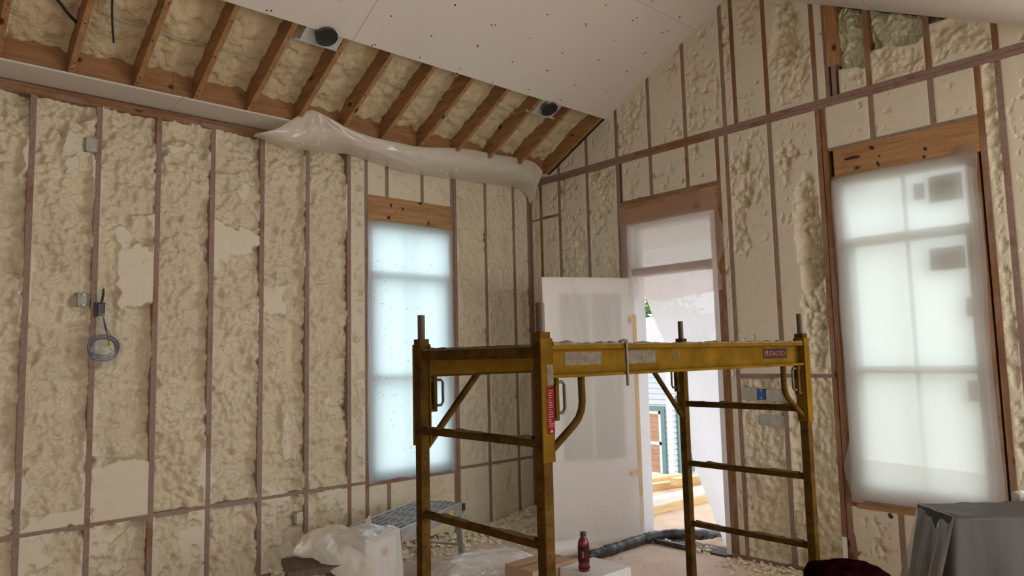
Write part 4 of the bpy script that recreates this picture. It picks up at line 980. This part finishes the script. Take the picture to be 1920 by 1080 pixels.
MB().box((-.147, -.05, .43), (-.1455, .06, .53)).build('printed_patch', m_plain('patch_dark', (.06, .03, .03), .6), bxw); MB().box((.0, -.147, .45), (.06, -.1455, .50)).build('printed_patch', m_plain('patch_red', (.35, .05, .04), .6), bxw)
P = put(draped(.172, .172, .02, .595, .03, .022, 33, 150, 44, -.02, 11, .025), -2.985, -1.46, .30)
o = link('plastic_bag', grid_mesh('plastic_bag', P, flip=True), M['poly_clear']); tag(o, 'shiny clear plastic bag pulled over a pale carton', 'bag')
U, T = np.meshgrid(np.linspace(0, 1, 16), np.linspace(0, 1, 16))
P = np.stack([-2.93+.05*(U-.5)*(1.2-T)+.02*T, -1.40+.04*np.sin(U*6)*(1-T), .59+.085*T+.01*np.sin(U*11)], -1); link('twisted_corner', grid_mesh('twisted_corner', P), M['poly_clear'], o)

# heap of plastic in the middle
nx, ny = 150, 130; X, Y = np.meshgrid(np.linspace(-2.78, -1.52, nx), np.linspace(-2.18, -1.12, ny))
def lump(cx_, cy_, rx, ry, h, p=2.5): return h*np.clip(1-(np.abs((X-cx_)/rx)**p+np.abs((Y-cy_)/ry)**p), 0, 1)**.45
H = np.maximum.reduce([lump(-2.10, -1.62, .46, .42, .30), lump(-2.45, -1.82, .28, .30, .25), lump(-2.25, -1.98, .30, .19, .30), lump(-1.82, -1.55, .26, .36, .27)])
wr_ = .030*fbm(X*5+.8*fbm(X*3, Y*3, 5, 2), Y*5, 81, 3)+.020*np.abs(fbm(X*7, Y*4+X*3, 82, 2))
sk = np.clip(1-((X+2.15)/.62)**4-((Y+1.65)/.53)**4, 0, 1)
H = np.maximum(H*.97+wr_*(.4+2.2*H), 0)*np.clip(sk*3, 0, 1)+.008+.012*np.abs(fbm(X*9, Y*9, 83, 4))
mask_edge = .03*fbm(X*3, Y*3, 84, 3)
o = link('plastic_sheet', grid_mesh('plastic_sheet', np.stack([X+mask_edge, Y+mask_edge, H], -1)), M['poly_floor']); tag(o, 'glossy heap of white plastic sheeting on the floor behind the scaffold', 'plastic sheet')
nx, ny = 70, 60; X, Y = np.meshgrid(np.linspace(-3.5, -2.66, nx), np.linspace(-.95, -.45, ny))
H = .01+.05*np.clip(1-((X+3.1)/.4)**2-((Y+.7)/.24)**2, 0, 1)*(1+.8*fbm(X*8, Y*8, 91, 4))
o = link('plastic_sheet', grid_mesh('plastic_sheet', np.stack([X+.05*vn(Y*6, 0, 1), Y+.05*vn(X*6, 0, 2), H], -1)), M['poly_floor']); tag(o, 'flat scrap of white plastic on the floor against the left wall', 'plastic sheet')

# carton, white box, bottle, roll
m_card = m_plain('cardboard', (.40, .26, .17), .8, .06)
cb_ = MB().box((-2.42, -2.478, 0), (-2.04, -2.22, .42)).build('cardboard_box', m_card, None, .003); tag(cb_, 'brown cardboard box beside the red drink bottle', 'box')
MB().box((-2.42, -2.352, .4203), (-2.04, -2.346, .4212)).build('flap_seam', M['hole'], cb_)
wb_ = MB().box((-2.195, -2.80, 0), (-1.885, -2.495, .40)).build('white_box', m_plain('white_card', (.66, .65, .64), .6, .04), None, .004); tag(wb_, 'plain white box carrying the red drink bottle', 'box')
MB().box((-2.199, -2.804, .34), (-1.881, -2.491, .405)).build('lid', wb_.data.materials[0], wb_, .003)
bo = empty('drink_bottle', (-2.150, -2.655, .405), 0, 'red drink bottle with black cap and black label', 'bottle')
m_liq = m_plain('red_drink', (.17, .006, .012), .2, .1)
MB().lathe([(.026, 0), (.033, .004), (.035, .02), (.033, .045), (.035, .06), (.034, .14), (.035, .155), (.0335, .172), (.028, .190), (.017, .205), (.0155, .212)], n=28).build('body', m_liq, bo)
MB().lathe([(.018, .210), (.019, .212), (.019, .232), (.017, .235)], n=24).build('cap', M['black'], bo)
MB().lathe([(.0352, .0), (.0354, .002), (.0354, .094), (.0352, .096)], (0, 0, .058), 28).build('label_band', M['label_k'], bo)
MB().lathe([(.0345, .0), (.0358, .001), (.0358, .012), (.0345, .013)], (0, 0, .018), 28).build('label_ring', M['label_k'], bo)
th_ = math.atan2(CAM[1]+2.655, CAM[0]+2.15)
for k_, (w_, z0, z1) in enumerate(((.0045, .085, .125),)):
    MB().box((.0352, -w_, z0), (.0362, w_, z1)).build('label_mark', M['ink_w'], bo).rotation_euler = (0, 0, th_-.1)
for q in (-.55, .5):
    MB().box((.0350, -.005, .07), (.0361, .005, .135)).build('label_stripe', m_liq, bo).rotation_euler = (0, 0, th_+q)
p0, p1 = onz(1032, 1031, .085), onz(1097, 1023, .085)
o = MB().tube([p0, p1], .068, 28).build('film_roll', m_plain('roll_white', (.72, .71, .70), .5, .03)); tag(o, 'white roll of plastic film lying behind the red bottle', 'roll')
dv = (p1-p0)/np.linalg.norm(p1-p0); MB().tube([p1+dv*.001, p1+dv*.004], .03, 20).build('core', m_card, o)

# spray hose wrapped in black plastic
hp = [onz(1098, 1044, .045), onz(1130, 1036, .045), onz(1165, 1024, .045), onz(1200, 1013, .045), onz(1235, 1003, .055), onz(1275, 1001, .060), onz(1320, 1003, .03), onz(1365, 995, .0), onz(1415, 985, -.03)]
path = []
for i in range(len(hp)-1):
    for t in np.linspace(0, 1, 14)[:-1]: path.append(hp[i]*(1-t)+hp[i+1]*t)
path = np.array(path); 
for c_ in range(3): path[5:-5, c_] = np.convolve(path[:, c_], np.ones(11)/11, 'valid')
rad = [.046*(1+.04*math.sin(i*1.15)+.07*math.sin(i*.43)) for i in range(len(path))]; rad[0] = .012; rad[1] = .03; rad[2] = .04
m_hose = m_plain('black_wrap', (.035, .035, .04), .35, .5, 18, bump=.8, bscale=30)
hs_ = MB().tube(path, rad, 14, jit=.10).build('spray_hose', m_hose); tag(hs_, 'thick hose wrapped in black plastic running out through the doorway', 'hose')
b = MB()
hel = [path[min(len(path)-1, int(i/6))]*1 for i in range(len(path)*6)]
for i in range(3, len(path)-2, 7):
    t_ = path[i+1]-path[i-1]; t_ /= np.linalg.norm(t_); n1 = np.cross(t_, [0, 0, 1]); n1 /= np.linalg.norm(n1); n2 = np.cross(n1, t_)
    ring = [path[i]+t_*(.075*(a_/math.pi-1))+(n1*math.cos(a_)+n2*math.sin(a_))*(rad[i]*1.0) for a_ in np.linspace(0, 2*math.pi, 16)]
    MB().tube(ring, .0035, 5, caps=False).build('tape_turn', M['black'], hs_)
wire('thin_hose', [onz(1228, 1014, .03), onz(1260, 1021, .03), onz(1300, 1030, .02)], .022, m_hose, 'short thin black hose lying on the door sill', 'hose', 10)

# foam trimmings on the floor: too many to count
def scraps(name, n, fn, label, seed, smin=.008, smax=.035, mat=None):
    r_ = random.Random(seed); b = MB()
    for _ in range(n):
        x, y, z = fn(r_); s_ = r_.uniform(smin, smax)*(r_.random()**.6+.25); a_ = r_.uniform(0, 6.3); tl = r_.uniform(-.6, .6)
        vs = []
        for q in ((-1, -.6, -.3), (1, -.5, -.3), (.9, .6, -.3), (-.8, .7, -.3), (-.7, -.4, .3), (.6, -.5, .35), (.7, .4, .25), (-.6, .5, .35)):
            v = [q[0]*r_.uniform(.7, 1.2)*s_, q[1]*r_.uniform(.7, 1.2)*s_, q[2]*r_.uniform(.6, 1.3)*s_]
            v = (v[0]*math.cos(tl)-v[2]*math.sin(tl), v[1], v[0]*math.sin(tl)+v[2]*math.cos(tl))
            vs.append((x+v[0]*math.cos(a_)-v[1]*math.sin(a_), y+v[0]*math.sin(a_)+v[1]*math.cos(a_), max(.0045, z+s_*.3+v[2])))
        b.add(vs, [(0, 3, 2, 1), (4, 5, 6, 7), (0, 1, 5, 4), (1, 2, 6, 5), (2, 3, 7, 6), (3, 0, 4, 7)])
    o = b.build(name, mat or m_scrap); tag(o, label, 'foam scraps', None, 'stuff'); return o
def pile_corner(r_):
    x = -abs(r_.gauss(0, .55))-.03; y = -abs(r_.gauss(0, .22))-.03; h = .16*math.exp(x*1.4)*math.exp(y*4.2); return x, y, max(0, h*r_.random())
scraps('foam_scraps', 2600, pile_corner, 'heap of pale foam trimmings in the room corner', 1)
scraps('foam_scraps', 1500, lambda r_: (r_.uniform(-3.0, -.6), -abs(r_.gauss(0, .24))-.03, r_.random()**2*.05), 'pale foam trimmings strewn along the left wall', 2)
scraps('foam_scraps', 420, lambda r_: (-abs(r_.gauss(0, .13))-.02, r_.uniform(-3.5, -2.38), r_.random()**2*.025), 'pale foam trimmings along the foot of the gable wall', 3, .006, .024)
scraps('foam_scraps', 90, lambda r_: (r_.uniform(-.12, .10), r_.uniform(-2.2, -1.5), .022), 'pale foam crumbs scattered on the door sill', 4, .006, .022)
scraps('foam_scraps', 160, lambda r_: (r_.uniform(-1.6, -.1), r_.uniform(-3.2, -1.2), 0), 'single foam crumbs scattered over the plywood floor', 5, .004, .016)
scraps('foam_scraps', 110, lambda r_: (-r_.uniform(2.0, 5.2), -r_.uniform(.0, .03), 3.66-3.66+0.004), 'foam crumbs lying along the bottom plate of the left wall', 6, .006, .02)

# ------------------------------------------------------------------ outside the doorway
m_gr = m_plain('ground', (.42, .40, .36), .95, .2, .8)
g_ = MB().box((-30, -40, -1.3), (60, 50, -1.05)).build('ground', m_gr); tag(g_, kind='structure')
pf = MB().box((.17, -4.6, -.30), (3.4, 2.5, -.06)).build('porch_floor', m_plain('porch_ply', (.66, .48, .36), .8, .12, 4)); tag(pf, kind='structure')
pc = MB().box((.165, -3.25, 3.12), (2.3, .2, 3.18)).build('porch_ceiling', m_plain('porch_ceiling_pink', (.80, .66, .58), .8, .04)); tag(pc, kind='structure')
m_lum = m_wood('fresh_lumber', 0, (.80, .60, .33), (.68, .46, .22), knots=False)
m_lumw = m_plain('primed_lumber', (.82, .80, .76), .6, .04)
LB = [(('pale primed board on top of the lumber beside the doorway'), (1.75, -.66, -.06+.075), .075, .14, 2.2, -.03, m_lumw), ('long yellow board lying on the porch floor nearest the doorway', (1.75, -.72, -.06), .075, .12, 2.3, -.045, m_lum),
      ('yellow board lying askew behind the pale board on the porch', (1.9, -.25, -.06), .045, .12, 1.6, -.30, m_lum), ('second askew yellow board at the back of the porch', (2.2, .15, -.06), .09, .10, 1.7, -.22, m_lum),
      ('short thick yellow board on top of the porch lumber', (2.75, -.25, .03), .09, .14, .9, -.25, m_lum), ('yellow board on the porch close to the neighbouring house', (2.6, .55, -.06), .06, .14, 1.4, -.15, m_lum)]
for lb, p, hh, ww, ll, an, mt in LB:
    o = MB().box((-ll/2, -ww/2, 0), (ll/2, ww/2, hh)).build('lumber_board', mt, None, .003); o.location = p; o.rotation_euler = (0, 0, an); tag(o, lb, 'lumber', 'boards stacked on the porch')
o = MB().prism([(2.95, -.72, -.06), (3.05, -.70, -.06), (3.05, -.30, -.06), (2.95, -.32, -.06)], [(2.93, -.60, .72), (3.0, -.58, .72), (3.0, -.48, .72), (2.93, -.50, .72)]).build('orange_panel', m_plain('orange_board', (.85, .48, .10), .6)); tag(o, 'orange panel leaning upright beyond the porch lumber', 'panel')
# white tarp hung outside the doorway
zt = np.array([3.12, 2.75, 2.38, 2.07, 1.85, .65, .27, .09, -.04]); yt = np.array([-.95, -1.06, -1.17, -1.28, -1.39, -1.68, -1.84, -1.91, -1.97])
U, T = np.meshgrid(np.linspace(0, 1, 60), np.linspace(0, 1, 80)); zz = -.04+3.15*T; yl = np.interp(zz, zt[::-1], yt[::-1]); yy = yl+(-2.75-yl)*U
xx = .5+.03*np.sin(U*9+zz*1.2)+.035*fbm(U*4, zz*.8, 5, 3)
o = link('white_tarp', grid_mesh('white_tarp', np.stack([xx, yy, zz], -1)), M['tarp']); tag(o, 'white tarp hanging outside the open doorway', 'tarp')
# neighbouring house
HX, HY, HZ0, HZ1 = 6.0, 2.54, -1.05, 1.78
nh = empty('neighbour_house', (HX, HY, HZ0), 0, 'grey clapboard house with a green-trimmed window seen through the doorway', 'house')
m_sid = m_plain('grey_siding', (.60, .61, .65), .7, .05, 3); m_grn = m_plain('green_trim', (.15, .25, .23), .6, .05); m_bl = m_plain('orange_blind', (.52, .25, .13), .7, .1)
MB().box((.03, .03, 0), (5.0, 6.0, HZ1-HZ0)).build('wall_core', m_sid, nh)
nb = int((HZ1-HZ0)/.105)
mA = None
for i in range(nb):
    z = i*.105
    if mA is None:
        mA = MB().prism([(0, 0, 0), (.03, 0, 0), (.03, 0, .112), (.018, 0, .112)], [(0, 5.9, 0), (.03, 5.9, 0), (.03, 5.9, .112), (.018, 5.9, .112)]).mesh('clapboard')
        mB = MB().prism([(0, 0, 0), (0, .03, 0), (0, .03, .112), (0, .018, .112)], [(4.9, 0, 0), (4.9, .03, 0), (4.9, .03, .112), (4.9, .018, .112)]).mesh('clapboard')
    for me in (mA, mB): o = link('clapboard', me, m_sid, nh); o.location = (0, 0, z)
MB().box((-.02, -.02, 0), (.05, .05, HZ1-HZ0)).build('corner_board', M['white'], nh)
def hwin(face, a0, a1, z0, z1):
    def hb(b, p0, p1, o0, o1, zz0, zz1):
        return b.box((-o1, p0, zz0), (-o0, p1, zz1)) if face == 0 else b.box((p0, -o1, zz0), (p1, -o0, zz1))
    b = MB(); t = .09
    for p0, p1, q0, q1 in ((a0, a0+t, z0, z1), (a1-t, a1, z0, z1), (a0+t, a1-t, z1-t, z1), (a0+t, a1-t, z0, z0+t)): hb(b, p0, p1, 0, .03, q0, q1)
    w_ = b.build('window', m_grn, nh)
    b = MB(); s_ = .06
    for p0, p1, q0, q1 in ((a0+t, a0+t+s_, z0+t, z1-t), (a1-t-s_, a1-t, z0+t, z1-t), (a0+t, a1-t, z1-t-s_, z1-t), (a0+t, a1-t, z0+t, z0+t+s_), (a0+t, a1-t, (z0+z1)/2-.03, (z0+z1)/2+.03)): hb(b, p0, p1, .0, .018, q0, q1)
    b.build('sash', M['white'], w_)
    zc = z0+t+s_
    while zc < z1-t-s_: hb(MB(), a0+t+s_, a1-t-s_, .001, .006, zc, zc+.05).build('blind_slat', m_bl, w_); zc += .06
hwin(0, .10, .66, .33, 1.75); hwin(1, .22, .72, .45, 1.95)
for i in range(12): 
    t0, t1 = i/12, (i+1)/12; x0, x1 = -.25+2.6*t0, -.25+2.6*t1; z0, z1 = HZ1-HZ0+.0+.75*t0, HZ1-HZ0+.75*t1
    MB().prism([(x0-.02, -.3, z0), (x1+.02, -.3, z1), (x1+.02, -.3, z1+.05), (x0-.02, -.3, z0+.03)], [(x0-.02, 6.2, z0), (x1+.02, 6.2, z1), (x1+.02, 6.2, z1+.05), (x0-.02, 6.2, z0+.03)]).build('shingle_course', m_plain('roof_shingle', (.42, .37, .37), .9, .06) if i == 0 else bpy.data.materials['roof_shingle'], nh)
def tree(p, h, r, seed, leaf, label):
    e = empty('tree', p, 0, label, 'tree', 'trees beyond the neighbouring house'); r_ = random.Random(seed)
    MB().tube([(0, 0, 0), (.1, .05, h*.35), (-.05, .1, h*.7), (0, 0, h*.95)], [.2, .16, .10, .03], 10).build('trunk', M['rawstud_z'], e)
    b = MB()
    for _ in range(2600):
        d_ = Vector((r_.gauss(0, 1), r_.gauss(0, 1), r_.gauss(0, 1))).normalized()*(r*r_.random()**.35*(.8+.3*math.sin(r_.random()*9)))
        c_ = Vector((0, 0, h*.66))+Vector((d_.x, d_.y, d_.z*1.0)); s_ = r_.uniform(.08, .17)
        a = Vector((r_.gauss(0, 1), r_.gauss(0, 1), r_.gauss(0, 1))).normalized()*s_; q = a.orthogonal().normalized()*s_*.6
        b.add([c_-a, c_+q, c_+a, c_-q], [(0, 1, 2, 3)])
    tag(b.build('crown', leaf, e), kind='stuff')
lf1 = m_plain('leaf_green', (.22, .36, .13), .7, .4, 1.5); lf2 = m_plain('leaf_yellow', (.48, .44, .12), .7, .4, 1.5)
tree((15.0, 10.2, -1.05), 6.2, 2.2, 1, lf1, 'green leafy tree seen above the neighbouring roof'); tree((12.3, 6.6, -1.05), 4.3, 1.2, 2, lf2, 'smaller yellowing tree seen above the neighbouring roof')
